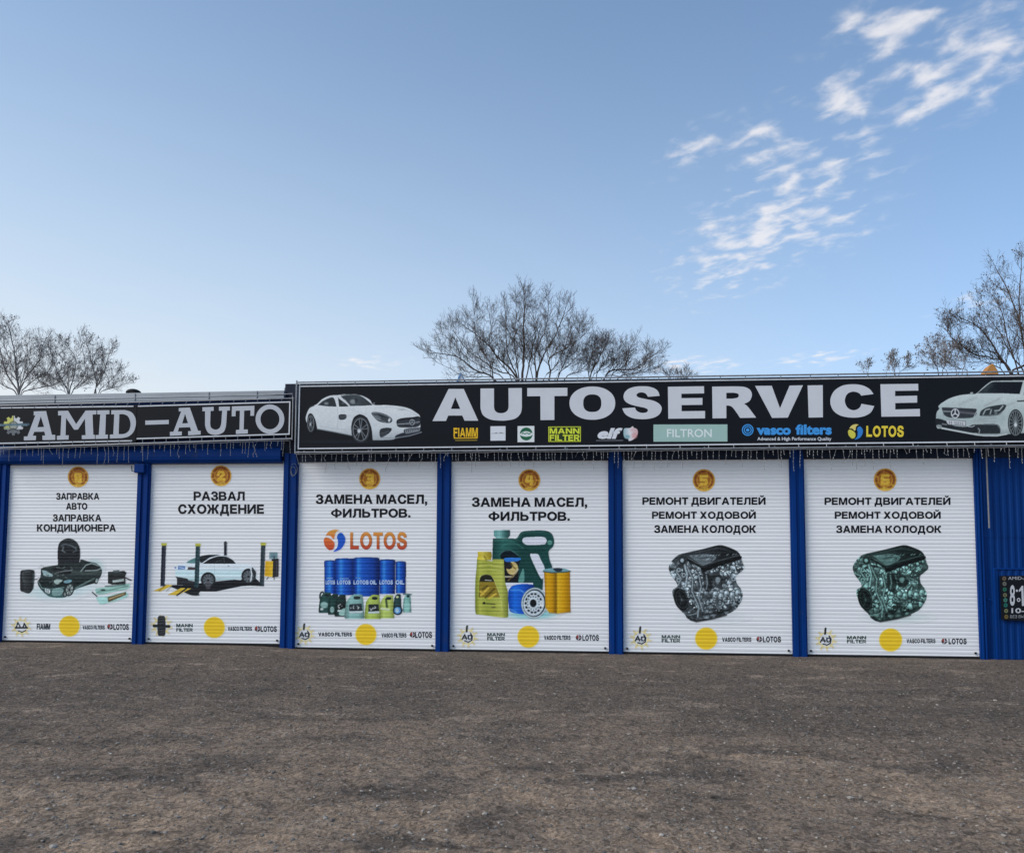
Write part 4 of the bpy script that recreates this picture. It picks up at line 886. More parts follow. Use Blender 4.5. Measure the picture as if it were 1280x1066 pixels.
a.poly(sh([(145, 292), (290, 292), (298, 330), (290, 385), (200, 385), (140, 375), (150, 330)]), hgrad([(145, (206, 182, 40)), (200, (214, 196, 84)), (290, (150, 130, 34))]), sm=False).line([(150, 330), (290, 330)], 6, (130, 116, 30), .8).line([(215, 340), (240, 380)], 12, (110, 100, 30), .7, 4)
for k in range(4): a.line([(150, 420 + k * 26), (260, 410 + k * 24), (420, 440 + k * 22)], 8, (196, 198, 110) if k % 2 else (116, 124, 50), .6, 6)
a.poly([(165, 600, 1), (180, 555), (230, 535), (285, 545), (320, 600), (385, 780, 1), (160, 780, 1)], (34, 34, 26)).poly(sh([(165, 612), (325, 612), (385, 780), (165, 780)]), (136, 116, 40), sm=False)
for k, (x1, y1, x2, y2) in enumerate(((180, 760, 260, 680), (230, 780, 320, 690), (270, 790, 340, 740), (200, 690, 250, 660), (175, 720, 210, 740))): a.line([(x1, y1), (x2, y2)], 20, (206, 176, 70) if k % 2 == 0 else (92, 76, 26), .95, 5)
a.line([(225, 595), (290, 600)], 9, (196, 200, 190), .8).line([(160, 600), (180, 550), (230, 533), (290, 545), (325, 600), (390, 790), (410, 920)], 6, (206, 206, 130), .6, 3)
a.poly([(195, 850), (215, 825), (232, 850)], (30, 34, 26)).line([(240, 846), (330, 852)], 12, (52, 52, 40), .8, 4).line([(190, 920), (380, 930)], 4, (90, 96, 46), .8).ell(315, 885, 24, 10, (110, 110, 60)).line([(130, 700), (130, 940)], 10, (110, 120, 46), .6, 8)
a.poly([(470, 720, 1), (510, 660), (600, 638), (700, 640), (745, 680), (640, 960, 1), (500, 935), (475, 850)], hgrad([(470, (16, 60, 150)), (540, (30, 104, 206)), (640, (24, 78, 176)), (740, (18, 50, 120))])).line([(500, 700), (600, 700), (680, 760)], 14, (96, 166, 226), .7, 8).line([(480, 900), (560, 940)], 14, (110, 170, 206), .6, 8)
a.ell(750, 840, 140, 166, (44, 56, 60), rot=.12).ring(750, 840, 130, 156, 16, (176, 190, 194), rot=.12).ell(745, 842, 112, 136, (190, 200, 206), rot=.12).ell(738, 842, 36, 42, (24, 28, 32))
for k in range(14):
    t = k * 2 * math.pi / 14; a.ell(742 + 84 * math.cos(t), 842 + 100 * math.sin(t), 11, 15, (40, 46, 50), rot=t).ell(740 + 62 * math.cos(t + .2), 842 + 72 * math.sin(t + .2), 6, 8, (90, 100, 104))
a.ell(825, 850, 16, 30, (230, 234, 236), .8, soft=6)
a.poly(sh([(852, 510), (1130, 500), (1138, 935), (1000, 950), (905, 940), (870, 890)]), hgrad([(850, (150, 104, 10)), (890, (214, 160, 26)), (940, (196, 140, 16)), (982, (120, 86, 14)), (1000, (222, 176, 40)), (1060, (206, 152, 20)), (1138, (150, 104, 14))]), sm=False)
for k in range(24): a.line([(860 + k * 11.6, 515), (868 + k * 11.4, 935)], 2.5, (150, 106, 16), .45)
a.poly([(845, 505), (860, 480), (950, 466), (1060, 470), (1135, 498), (1080, 512), (930, 518)], (110, 150, 156)).poly([(955, 470), (1040, 470), (1040, 500), (990, 506), (960, 490)], (34, 44, 56)).line([(845, 505), (930, 518), (1080, 512), (1135, 500)], 10, (44, 66, 62), .9).line([(905, 945), (1000, 955), (1138, 938)], 8, (120, 110, 60), .9)
a.grain(7, 7, 4); a.emit('printed_picture', DOORS[3], 0, WHITE, ZBS[3])
# 5, 6: engines
def engine(i, u0, v0, tint, seed, kc):
    a = Art(u0, v0, u0 + 120, v0 + 110, 9.69, .5); q = random.Random(seed); T = np.array(tint, float)
    body = [(105, 330), (150, 240), (220, 180), (300, 160), (520, 110), (700, 65), (800, 75), (930, 130), (975, 190), (1000, 270), (1020, 340), (960, 400), (920, 440), (930, 520), (985, 600), (1000, 690), (960, 780), (900, 850), (800, 900), (640, 950), (430, 985), (350, 960), (290, 890), (230, 830), (170, 720), (150, 610), (210, 560), (190, 500), (130, 420)]
    a.ell(640, 930, 330, 60, tuple(np.clip(T * 175, 0, 255)), .35, soft=60)
    base = a.poly_cov(smooth_poly(body)); edge = np.clip(base * (1 + .0 * base), 0, 1)
    a.put(base, vgrad([(60, T * 110), (420, T * 140), (620, T * 150), (900, T * 100), (990, T * 56)])); a.clip = base
    for (cx, cy, rx, ry, b_) in ((250, 330, 130, 130, 120), (440, 470, 90, 130, 160), (430, 700, 90, 90, 170), (790, 650, 190, 130, 182), (680, 480, 120, 70, 70), (840, 470, 70, 70, 140), (640, 840, 250, 60, 44), (720, 740, 140, 50, 66), (560, 560, 60, 40, 50), (470, 870, 70, 90, 110), (860, 320, 130, 50, 130)):
        a.ell(cx, cy, rx, ry, T * b_, .55, soft=70)
    nr = np.random.default_rng(seed); npt = 300; pts = np.stack([nr.uniform(80, 1040, npt), nr.uniform(60, 1000, npt)], 1)
    wx = a.X + 26 * (vnoise(a.X / 40, a.Y / 40, seed) - .5); wy = a.Y + 26 * (vnoise(a.X / 40 + 9, a.Y / 40, seed + 1) - .5)
    d1 = np.full(a.X.shape, 1e9); d2 = d1.copy(); idx = np.zeros(a.X.shape, int)
    for j, (px_, py_) in enumerate(pts):
        d = np.hypot(wx - px_, (wy - py_) * 1.15); nearer = d < d1
        d2 = np.where(nearer, d1, np.minimum(d2, d)); idx = np.where(nearer, j, idx); d1 = np.where(nearer, d, d1)
    zone = np.array([(.62 if y > 830 else .5 if (560 < x < 760 and 400 < y < 560) else .72 if (620 < x < 760 and 700 < y < 800) else 1.12 if (y > 560 and x > 640) else 1.0) for x, y in pts])
    lum_ = nr.choice([34, 70, 110, 150, 184, 214], npt, p=[.14, .14, .2, .22, .18, .12]) * zone
    val = lum_[idx] * np.clip(1.25 - d1 / 60, .55, 1.25); val = np.where(d2 - d1 < 9, 26 + 30 * (d2 - d1) / 9, val)
    spec = np.hypot(wx - pts[idx, 0] + 9, wy - pts[idx, 1] + 10) < nr.uniform(3, 10, npt)[idx]
    val = np.where(spec & (lum_[idx] > 90), 232 * np.minimum(zone[idx], 1), val) * 1.12
    a.put(a.clip, lambda X_, Y_: np.clip(val[..., None] * T, 0, 250), .80)
    for k in range(120):                                  # bolts, hoses and brackets
        x, y = q.uniform(90, 1010), q.uniform(220, 960); r = q.uniform(8, 28); rot = q.uniform(0, 3.1); e = q.uniform(.5, 1)
        lum = q.choice([24, 40, 160, 200, 220]) * (.6 if y > 820 else 1)
        if q.random() < .35: a.ring(x, y, r, r * e, r * .42, T * lum, .8, rot)
        else: a.line([(x, y), (x + r * 2.2 * math.cos(rot), y + r * 1.5 * math.sin(rot)), (x + r * 3 * math.cos(rot + .6), y + r * 2 * math.sin(rot + .6))], r * .34, T * lum, .8, 3)
    for k in range(70): 
        x, y = q.uniform(110, 1000), q.uniform(240, 880); a.ell(x, y, q.uniform(4, 9), q.uniform(4, 9), np.minimum(T * 226, 250), .85, 0, 3)
    # larger castings: front cover, belts, manifold runners, coils
    for (pts_, wd, lu) in (([(330, 320), (400, 470), (390, 620), (470, 800), (460, 930)], 26, 120), ([(470, 420), (500, 560), (470, 700), (520, 860)], 17, 160), ([(200, 380), (260, 470), (220, 545)], 22, 150), ([(300, 300), (330, 420), (310, 560)], 22, 205)):
        a.line(pts_, wd + 12, T * 26, .7, 6).line(pts_, wd, T * lu, .75, 14).line([(x - wd * .2, y) for x, y in pts_], wd * .25, np.minimum(T * 236, 250), .7, 6)
    for k in range(5):
        x, y = 668 + k * 68, 655 + (k % 2) * 26 - k * 5
        a.ell(x, y, 40, 50, T * 24, .8, .2, 6).ell(x, y, 32, 42, T * 172, .9, .2, 12).ell(x - 8, y - 14, 12, 16, np.minimum(T * 240, 250), .85, .2, 8).ell(x + 10, y + 18, 10, 10, T * 40, .8, 0, 5)
        a.ell(x - 10, y + 90, 26, 24, T * 26, .8, 0, 5).ell(x - 12, y + 86, 18, 16, T * 150, .8, 0, 6)
    for k in range(7):
        x, y = 560 + k * 66, 405 - k * 24
        a.ell(x, y, 26, 30, T * 28, .85, 0, 5).ell(x, y, 17, 20, T * (190 if k % 2 else 140), .9, 0, 6).ell(x - 4, y - 6, 6, 6, np.minimum(T * 238, 250), .9, 0, 3)
    a.poly([(520, 400), (600, 420), (640, 520), (610, 620), (540, 600), (525, 500)], T * 30, .75).line([(560, 430), (575, 520), (560, 590)], 16, T * 150, .8, 6).line([(640, 450), (720, 430), (760, 480), (740, 540)], 24, T * 36, .8, 6).ell(700, 480, 30, 34, T * 160, .8, 0, 10)
    for k in range(3): a.ell(225 + 62 * (k % 2), 360 + k * 62, 30, 30, T * 28, .8, 0, 4).ring(225 + 62 * (k % 2), 360 + k * 62, 20, 20, 12, T * 200, .85).ell(225 + 62 * (k % 2), 360 + k * 62, 8, 8, T * 90, .9)
    a.clip = None
    a.poly([(120, 330, 1), (160, 250), (220, 185, 1), (240, 170), (330, 185), (330, 235), (280, 300), (210, 300), (150, 340)], T * 80, .5)
    a.ring(270, 245, 36, 40, 20, T * 40, .9).ell(268, 246, 18, 22, T * 190, .9).line([(200, 215), (290, 185)], 14, T * 36, .8, 5)
    # cover
    a.poly([(250, 165, 1), (520, 105), (700, 60), (790, 70), (930, 130), (975, 190, 1), (970, 215), (700, 300), (520, 385, 1), (490, 330), (330, 235, 1)], hgrad([(250, T * 60), (520, T * 48), (900, T * 30)]))
    a.poly([(345, 185, 1), (560, 165), (680, 200), (640, 255), (520, 310, 1), (430, 250)], T * kc, .85)
    a.poly([(500, 345, 1), (690, 275), (975, 195, 1), (975, 230), (760, 300), (520, 390, 1)], T * 22).line([(330, 235), (500, 330), (515, 385)], 20, T * 22, .95, 5)
    a.line([(340, 215), (500, 305), (700, 250), (960, 180)], 7, T * 150, .55, 4).line([(430, 150), (700, 95), (860, 135)], 8, T * 84, .7, 5)
    for k in range(16): x = 400 + k * 34; a.line([(x, 195 - k * 1.2), (x + 18, 186 - k * 1.4)], 7, T * q.choice([210, 170, 30]), .8, 2)
    a.line([(480, 225), (560, 205), (640, 215), (620, 250)], 10, T * 52, .8, 4).line([(560, 240), (600, 215)], 9, T * 200, .7, 3)
    # pulley and sump
    a.ell(255, 715, 84, 140, T * 26, rot=-.28).ring(262, 715, 64, 112, 9, T * 70, .7, rot=-.28).ell(262, 720, 40, 70, T * 38, rot=-.28).ell(262, 720, 12, 20, T * 90, rot=-.28)
    for k in range(9): t = k * .7; a.line([(262 + 20 * math.cos(t), 720 + 34 * math.sin(t)), (262 + 55 * math.cos(t), 720 + 95 * math.sin(t))], 7, T * (80 if k % 3 == 0 else 14), .7, 3)
    a.line([(330, 930), (440, 985), (640, 950), (800, 905)], 26, T * 36, .85, 10).line([(340, 910), (430, 890), (480, 830)], 14, T * 150, .7, 6).line([(520, 900), (700, 880), (860, 830)], 20, T * 28, .7, 10)
    a.line([(160, 600), (210, 570), (300, 600), (345, 690)], 12, T * 110, .7, 5)
    a.grain(16, 8, seed); a.emit('printed_picture', DOORS[i], 0, WHITE, ZBS[i])
engine(4, 825, 675, (.92, 1.0, 1.03), 21, 118)
engine(5, 1055, 675, (.74, .98, .93), 33, 128)

# ------------------------------------------------------------------ signs
GREY = tuple(ink((190, 192, 197))); GREY2 = tuple(ink((172, 175, 181)))
YS = -.32
sign = tag(thing('signboard', (1.5, YS, 3.9)), 'wide black signboard with big pale capital letters and a white car at each end', 'sign'); sign.location = (0, 0, 0)
UR = 1352.0
def lerp(u, u0, v0, u1, v1): return v0 + (v1 - v0) * (u - u0) / (u1 - u0)
x0, x1 = X(373, 520, YS), X(UR, 520, YS)
zb0, zt0 = Zv(373, 561.5, YS), Zv(373, 482.2, YS); zb1, zt1 = Zv(1280, 552.6, YS), Zv(1280, 469.0, YS); xe = X(1280, 520, YS)
def zb_(x): return zb0 + (zb1 - zb0) * (x - x0) / (xe - x0)
def zt_(x): return zt0 + (zt1 - zt0) * (x - x0) / (xe - x0)
MB().hexa([(x0 - .01, zb_(x0) - .01), (x1, zb_(x1) - .01), (x1, zt_(x1) + .01), (x0 - .01, zt_(x0) + .01)], YS, YS + .09).build('panel', MT['panel'], sign)
def edging(xa, xb, fb, ft, wd, par, Y, sides='lrtb'):
    m = MB(); 
    if 'b' in sides: m.hexa([(xa, fb(xa)), (xb, fb(xb)), (xb, fb(xb) + wd), (xa, fb(xa) + wd)], Y - .006, Y - .0005)
    if 't' in sides: m.hexa([(xa, ft(xa) - wd), (xb, ft(xb) - wd), (xb, ft(xb)), (xa, ft(xa))], Y - .006, Y - .0005)
    if 'l' in sides: m.hexa([(xa, fb(xa) + wd), (xa + wd, fb(xa) + wd), (xa + wd, ft(xa) - wd), (xa, ft(xa) - wd)], Y - .0055, Y - .0005)
    if 'r' in sides: m.hexa([(xb - wd, fb(xb) + wd), (xb, fb(xb) + wd), (xb, ft(xb) - wd), (xb - wd, ft(xb) - wd)], Y - .0055, Y - .0005)
    return m.build('edging', MT['line'], par)
edging(x0, x1 - .01, zb_, zt_, .021, sign, YS)
fm = MB()
fo = .055
fm.tube([(x0 - .035, YS - .02, zb_(x0) - fo), (x1, YS - .02, zb_(x1) - fo)], .013, 8)
fm.tube([(x0 - .035, YS - .02, zt_(x0) + fo), (x1, YS - .02, zt_(x1) + fo)], .013, 8)
fm.tube([(x0 - .035, YS - .02, zb_(x0) - fo - .02), (x0 - .035, YS - .02, zt_(x0) + fo + .03)], .013, 8)
fm.tube([(x0 - .02, YS + .1, zb_(x0) - fo - .02), (x0 - .02, YS + .1, zt_(x0) + fo)], .013, 8)
for x in np.arange(x0 + .3, x1, .46):
    xx = x + rr.uniform(-.05, .05)
    fm.tube([(xx, YS - .02, zb_(xx) - fo), (xx, YS - .004, zb_(xx) - .002)], .006, 5); fm.tube([(xx + .2, YS - .02, zt_(xx) + fo), (xx + .2, YS - .004, zt_(xx) + .002)], .006, 5)
for x in np.arange(x0 + .1, x1, 1.1): fm.tube([(x, YS + .02, zb_(x) - .03), (x, -.02, zb_(x) - .03)], .014, 6); fm.tube([(x, YS + .02, zt_(x) - .05), (x, -.01, zt_(x) - .05)], .014, 6)
fm.build('tube_frame', MT['steel'], sign)
rq = random.Random(4)                          # pale clips of the rope light run along the upper tube
for x in np.arange(x0, x1, .115):
    if rq.random() < .6:
        ln = rq.uniform(.02, .1); MB().box(x, x + ln, YS - .037, YS - .030, zt_(x) + fo - .016, zt_(x) + fo - .004).build('light_clip', MT['wire'], sign)
T = Letters(YS)
t3, t4, t5 = (530, 470, 6.4), (720, 470, 6.095), (920, 470, 5.333)
T.shape([sh([(197, 103), (318, 103), (434, 357), (325, 357), (306, 316), (194, 316), (176, 359), (68, 360)]), sh([(251, 170), (216, 263), (290, 263)])], t3, GREY)
T.shape([[(452, 100, 1), (560, 99, 1), (560, 245, 1), (567, 275), (590, 293), (618, 297), (648, 291), (670, 272), (677, 245, 1), (676, 97, 1), (783, 96, 1), (783, 250, 1), (772, 300), (730, 340), (660, 355), (600, 356), (530, 347), (475, 315), (455, 270), (452, 235, 1)]], t3, GREY)
T.shape([sh([(826, 96), (1147, 94), (1147, 159), (1043, 160), (1043, 351), (932, 352), (931, 161), (826, 162)])], t3, GREY)
T.shape([oval(124.5, 206.5, 174.5, 126.5, 2.15), oval(124, 207, 69, 67, 2.5)], t4, GREY)
T.shape([[(637, 151, 1), (548, 158, 1), (533, 136), (508, 125), (480, 127), (461, 142), (468, 158), (495, 168), (540, 177), (595, 190), (635, 213), (653, 245), (640, 285), (605, 312), (550, 326), (490, 328), (430, 320), (385, 298), (362, 270), (353, 246, 1), (449, 240, 1), (460, 262), (485, 277), (515, 281), (542, 273), (546, 254), (520, 241), (470, 231), (415, 216), (377, 194), (362, 162), (370, 127), (400, 98), (450, 82), (505, 78), (560, 82), (605, 98), (628, 122)]], t4, GREY)
T.shape([sh([(700, 82), (975, 78), (976, 132), (803, 135), (803, 169), (963, 167), (963, 219), (804, 221), (804, 268), (983, 266), (983, 322), (703, 325)])], t4, GREY)
R0 = [(1037, 81, 1), (1200, 79, 1), (1280, 83), (1325, 105), (1340, 145), (1322, 190), (1280, 212, 1), (1310, 235), (1372, 317, 1), (1250, 319, 1), (1190, 236), (1145, 225, 1), (1145, 321, 1), (1040, 322, 1)]
T.shape([R0, [(1145, 128, 1), (1200, 127, 1), (1232, 134), (1240, 149), (1230, 165), (1195, 172, 1), (1145, 173, 1)]], t4, GREY)
T.shape([sh([(127, 66), (238, 65), (293, 215), (357, 64), (446, 62), (345, 277), (240, 279)])], t5, GREY)
T.shape([sh([(477, 63), (578, 61), (579, 275), (484, 277)])], t5, GREY)
T.shape([[(916, 120, 1), (888, 85), (840, 62), (775, 55), (705, 66), (650, 105), (628, 165), (645, 225), (695, 263), (770, 277), (845, 270), (897, 243), (921, 200, 1), (835, 185, 1), (826, 208), (800, 225), (770, 226), (740, 207), (725, 165), (738, 124), (770, 105), (802, 107), (825, 118), (833, 131, 1)]], t5, GREY)
T.shape([sh([(962, 55), (1214, 52), (1215, 97), (1060, 99), (1060, 134), (1207, 131), (1207, 177), (1061, 180), (1061, 223), (1225, 219), (1226, 268), (969, 271)])], t5, GREY)
T.emit('lettering', sign)
def logo(par, label, *fn):
    t_ = Letters(YS, None, .003)
    for f in fn: f(t_)
    o = t_.emit('logo', par); o['label'] = label; return o
YL, YG, BLU, WHT, BLK = (tuple(ink(c)) for c in ((214, 170, 40), (196, 206, 60), (62, 140, 206), (200, 203, 208), (24, 27, 30)))
def rect(t_, u0, v0, u1, v1, c, lift=0): t_.shape([[(u0, v0, 1), (u1, v0 - .2, 1), (u1, v1 - .2, 1), (u0, v1, 1)]], (0, 0, 1), c, lift)
logo(sign, 'small yellow condensed lettering with an underline',
     lambda t_: t_.text('FIAMM', 567, 597.3, 535, 545.8, YL, .05, latin=True), lambda t_: [rect(t_, 567.3, 547, 597, 548.2, YL), rect(t_, 567.3, 545.8, 569, 547, YL), rect(t_, 594.6, 545.8, 597, 547, YL), rect(t_, 569, 550, 596.5, 550.9, tuple(ink((150, 130, 50))))])
logo(sign, 'small plain grey square', lambda t_: rect(t_, 613.1, 532.8, 631.9, 550.8, WHT), lambda t_: [rect(t_, 614.4, 541.4, 630.6, 542.0, tuple(ink((130, 134, 138))), .0004), rect(t_, 619.0, 540.6, 621.5, 541.3, tuple(ink((120, 124, 128))), .0004), rect(t_, 624.5, 540.5, 628.2, 541.2, tuple(ink((120, 124, 128))), .0004)])
def g_round(t_):
    rect(t_, 647, 532.6, 667.9, 552.6, tuple(ink((206, 210, 210)))); t_.shape([oval(657.8, 542.4, 8.0, 8.1)], (0, 0, 1), tuple(ink((36, 92, 66))), .0004)
    t_.shape([[(649, 543.3, 1), (653, 540.2), (658, 539), (663, 540.4), (666.6, 541.6, 1), (664, 544.6), (658, 545.8), (653, 545)]], (0, 0, 1), tuple(ink((200, 208, 206))), .0008)
    t_.shape([sh([(652, 541.4), (654, 540.6), (656, 541.6), (659, 540.6), (661, 541.7), (664, 540.8), (664, 541.8), (661, 543.2), (659, 541.8), (656, 543), (654, 542), (652, 543)])], (0, 0, 1), tuple(ink((70, 110, 92))), .0012)
logo(sign, 'white square with a green round badge', g_round)
def g_mann(t_):
    rect(t_, 685.5, 533.2, 726, 552.2, YG); rect(t_, 686.3, 534.0, 725.2, 551.4, tuple(ink((40, 54, 34))), .0004)
    t_.text('MANN', 687, 724.4, 535.2, 542.0, YG, .045, latin=True, lift=.0008); t_.text('FILTER', 687, 724.6, 543.6, 550.8, YG, .045, latin=True, lift=.0008)
logo(sign, 'yellow green two line lettering in a thin frame', g_mann)
lo = logo(sign, 'white slanted lowercase lettering with a pale flame', lambda t_: t_.text('elf', 747, 778.2, 534.8, 548.6, WHT, .05, .25, bbox=True), lambda t_: rect(t_, 745, 550.3, 779, 551.0, tuple(ink((120, 122, 128)))))
a = Art(776, 530, 800, 555, 6.095, .42); ox, oy = (720 - 776) * 6.095, (470 - 530) * 6.095
a.poly([(362 + ox, 440 + oy), (368 + ox, 400 + oy), (410 + ox, 396 + oy), (432 + ox, 382 + oy), (440 + ox, 395 + oy, 1), (465 + ox, 405 + oy), (470 + ox, 440 + oy), (440 + ox, 480 + oy), (405 + ox, 494 + oy), (400 + ox, 478 + oy, 1), (372 + ox, 470 + oy)], hgrad([(362 + ox, (140, 170, 176)), (410 + ox, (206, 206, 208)), (470 + ox, (196, 160, 162))])).ell(392 + ox, 462 + oy, 20, 14, (110, 150, 156), .8, soft=8).ell(445 + ox, 452 + oy, 20, 22, (200, 140, 140), .6, soft=12).ell(430 + ox, 410 + oy, 18, 10, (206, 160, 160), .6, soft=8)
a.emit('flame', lo, YS, BLACK, None, .0034)
logo(sign, 'pale green rectangle with white capitals', lambda t_: rect(t_, 816.8, 530.6, 909.2, 552.0, tuple(ink((148, 176, 168)))), lambda t_: t_.text('FILTRON', 833.7, 889.6, 536.2, 546.3, tuple(ink((206, 214, 212))), .012, latin=True, lift=.0005))
def g_vasco(t_):
    for ro, ri in ((7.3, 5.9), (4.9, 3.6), (2.2, None)):
        t_.shape([oval(934.6, 537.4, ro, ro)] + ([oval(934.6, 537.4, ri, ri)] if ri else []), (0, 0, 1), BLU)
    t_.text('vasco', 945.7, 988.5, 534.6, 543.6, BLU, .05, bbox=True); t_.text('filters', 994.5, 1039.6, 530.4, 543.4, BLU, .045, bbox=True)
    t_.text('Advanced & High Performance Quality', 946.6, 1039.2, 546.3, 550.4, WHT, .015, latin=True)
logo(sign, 'blue ring and blue lowercase lettering', g_vasco)
lo = logo(sign, 'yellow capitals beside a yellow and blue swirl', lambda t_: t_.text('LOTOS', 1082.8, 1129.6, 532.6, 545.6, tuple(ink((214, 190, 62))), .045, latin=True))
a = Art(1058, 527, 1082, 551, 5.333, .42); swirl(a, 60, 68, 52, (196, 190, 76), (206, 190, 110), (50, 120, 190)); a.emit('swirl', lo, YS, BLACK, None, .0034)
# car pictures
a = Art(376, 482, 536, 562, 8, .5)
BODY = vgrad([(80, (196, 200, 202)), (200, (206, 210, 211)), (300, (198, 203, 205)), (430, (190, 196, 198)), (540, (160, 166, 170))])
a.ell(108, 375, 44, 98, (24, 26, 30)).ell(610, 435, 108, 142, (20, 22, 26))
a.poly([(50, 320), (75, 245), (110, 208), (160, 185), (215, 135), (290, 101), (370, 95), (440, 86), (550, 88), (620, 104), (690, 143), (730, 192), (860, 195), (1000, 208), (1090, 232), (1150, 268), (1190, 305), (1195, 390), (1180, 425), (1060, 460), (960, 500), (930, 535), (830, 543), (720, 545, 1), (705, 420), (660, 320), (590, 286), (530, 320), (505, 400), (510, 497, 1), (330, 460), (165, 430, 1), (145, 340), (110, 280), (75, 290), (60, 372, 1)], BODY)
a.line([(165, 432), (330, 462), (510, 498)], 9, (120, 126, 130), .8, 4).line([(190, 405), (350, 430), (500, 440)], 5, (168, 174, 178), .8, 4).line([(365, 212), (375, 330), (360, 440)], 4, (160, 166, 170), .8).line([(480, 235), (600, 270), (690, 300)], 6, (180, 186, 190), .6, 5).line([(740, 225), (900, 215), (1020, 240)], 6, (178, 184, 188), .7, 6).line([(1000, 215), (1090, 260), (1180, 305)], 5, (170, 176, 180), .7, 5)
a.ell(1010, 240, 30, 6, (130, 136, 142), .6, soft=6)
a.poly([(170, 194, 1), (225, 150), (300, 118), (335, 132), (358, 210, 1), (260, 206)], (44, 50, 54)).ell(255, 178, 22, 14, (150, 156, 158), .7, soft=8).line([(180, 190), (235, 148), (300, 122)], 5, (90, 96, 100), .8)
a.poly([(372, 118, 1), (395, 138), (472, 198), (455, 208), (383, 211, 1)], (40, 46, 50)).ell(425, 175, 14, 10, (110, 116, 118), .6, soft=6)
a.poly([(400, 106, 1), (470, 94), (560, 95), (620, 114), (690, 168), (720, 194, 1), (600, 202), (492, 203, 1), (440, 150)], hgrad([(400, (48, 54, 58)), (560, (66, 72, 76)), (700, (44, 50, 54))])).ell(520, 160, 28, 22, (160, 166, 166), .65, soft=10).ell(555, 150, 16, 26, (38, 42, 46), .7, soft=8).line([(372, 104), (440, 148), (488, 202)], 12, (196, 200, 202), 1, 3).line([(400, 97), (470, 88), (600, 96)], 6, (60, 66, 70), .8)
a.poly([(720, 178), (735, 165), (742, 178), (730, 190)], (96, 102, 106)).line([(88, 215), (130, 200)], 10, (52, 56, 60), .8, 4)
a.poly([(383, 292), (448, 288), (458, 312), (440, 337), (387, 338)], (40, 44, 48)).line([(390, 306), (446, 304)], 5, (130, 136, 140), .7).line([(390, 322), (444, 320)], 5, (120, 126, 130), .7).line([(450, 300), (500, 306)], 5, (170, 176, 180), .7, 4)
for (cx, cy, rx, ry) in ((100, 378, 36, 90), (598, 440, 92, 132)):
    a.ell(cx, cy, rx, ry, (36, 39, 43)).ring(cx, cy, rx * .82, ry * .84, 7, (128, 133, 137)).ell(cx, cy, rx * .76, ry * .78, (26, 29, 33))
    for k in range(10):
        t = k * math.pi / 5 + (.12 if k % 2 else -.12); a.line([(cx, cy), (cx + rx * .75 * math.cos(t), cy + ry * .77 * math.sin(t))], 8 if rx > 50 else 5, (120, 125, 130), .9, 3)
    a.ell(cx - rx * .18, cy + ry * .1, rx * .18, ry * .14, (206, 210, 212), .9, soft=6).ring(cx, cy, rx * .96, ry * .96, 5, (70, 74, 78), .7)
a.line([(515, 400), (535, 320), (590, 290), (660, 325), (700, 420), (712, 545)], 10, (28, 30, 34), .9, 4)
a.poly([(706, 270), (780, 266), (860, 292), (912, 330), (905, 366), (860, 373), (780, 356), (735, 318)], (44, 49, 54)).ell(770, 318, 40, 20, (110, 116, 120), .8, .5, 10).ell(850, 338, 36, 22, (62, 68, 72), .9, .3, 6).ell(885, 345, 12, 20, (210, 214, 216), .9, .2, 4).line([(712, 275), (790, 275), (880, 310), (908, 340)], 6, (168, 174, 178), .9, 3).line([(722, 290), (760, 330), (850, 365)], 6, (150, 156, 160), .8, 3)
a.poly([(962, 345), (1010, 325), (1110, 315), (1190, 312), (1190, 395), (1110, 415), (985, 415), (960, 385)], (30, 33, 38))
for k in range(4): a.line([(975, 352 + k * 17), (1090, 346 + k * 16), (1186, 334 + k * 16)], 5, (88, 94, 100), .85, 2)
a.line([(970, 385), (1080, 378)], 10, (150, 156, 160), .9, 3).line([(1130, 372), (1186, 362)], 10, (140, 146, 150), .9, 3).ell(1113, 366, 30, 34, (44, 48, 54)).ring(1113, 366, 24, 27, 7, (150, 156, 160))
for t in (-1.57, .52, 2.62): a.line([(1113, 366), (1113 + 22 * math.cos(t), 366 + 25 * math.sin(t))], 6, (150, 156, 160))
a.poly([(790, 445), (830, 423), (902, 424), (902, 455), (850, 497), (796, 515)], (44, 48, 53)).line([(800, 480), (880, 455)], 5, (110, 116, 120), .8).line([(810, 500), (860, 480)], 5, (110, 116, 120), .7)
a.poly([(955, 495), (1050, 465), (1200, 455, 1), (1205, 468, 1), (1150, 492), (960, 525)], (40, 44, 50)).line([(800, 522), (940, 524), (1090, 500), (1205, 465)], 9, (130, 136, 142), .9, 4)
a.poly([(1042, 432), (1182, 415), (1186, 452), (1050, 478)], (60, 64, 70)).line([(1046, 434), (1182, 418), (1184, 450), (1052, 476), (1046, 434)], 5, (170, 176, 180), .9)
for k in range(6): a.line([(1065 + k * 19, 447 - k * 2.4), (1067 + k * 19, 462 - k * 2.4)], 8, (176, 182, 186), .8, 2)
a.ell(400, 560, 330, 12, (34, 38, 44), .5, soft=14)
a.grain(6, 10, 5); o = a.emit('car_picture', sign, YS, BLACK, None, .003); o['label'] = 'white sports coupe facing right'
a = Art(1162, 470, 1344, 553, 10.667, .55); sx, sy = (1160 - 1162) * 10.667, (466 - 470) * 10.667
P = lambda pts: [((p[0] + sx, p[1] + sy) + tuple(p[2:])) for p in pts]
BODY = vgrad([(60, (176, 186, 184)), (260, (188, 198, 196)), (420, (172, 184, 182)), (560, (160, 174, 172)), (700, (172, 182, 180)), (800, (130, 140, 140))])
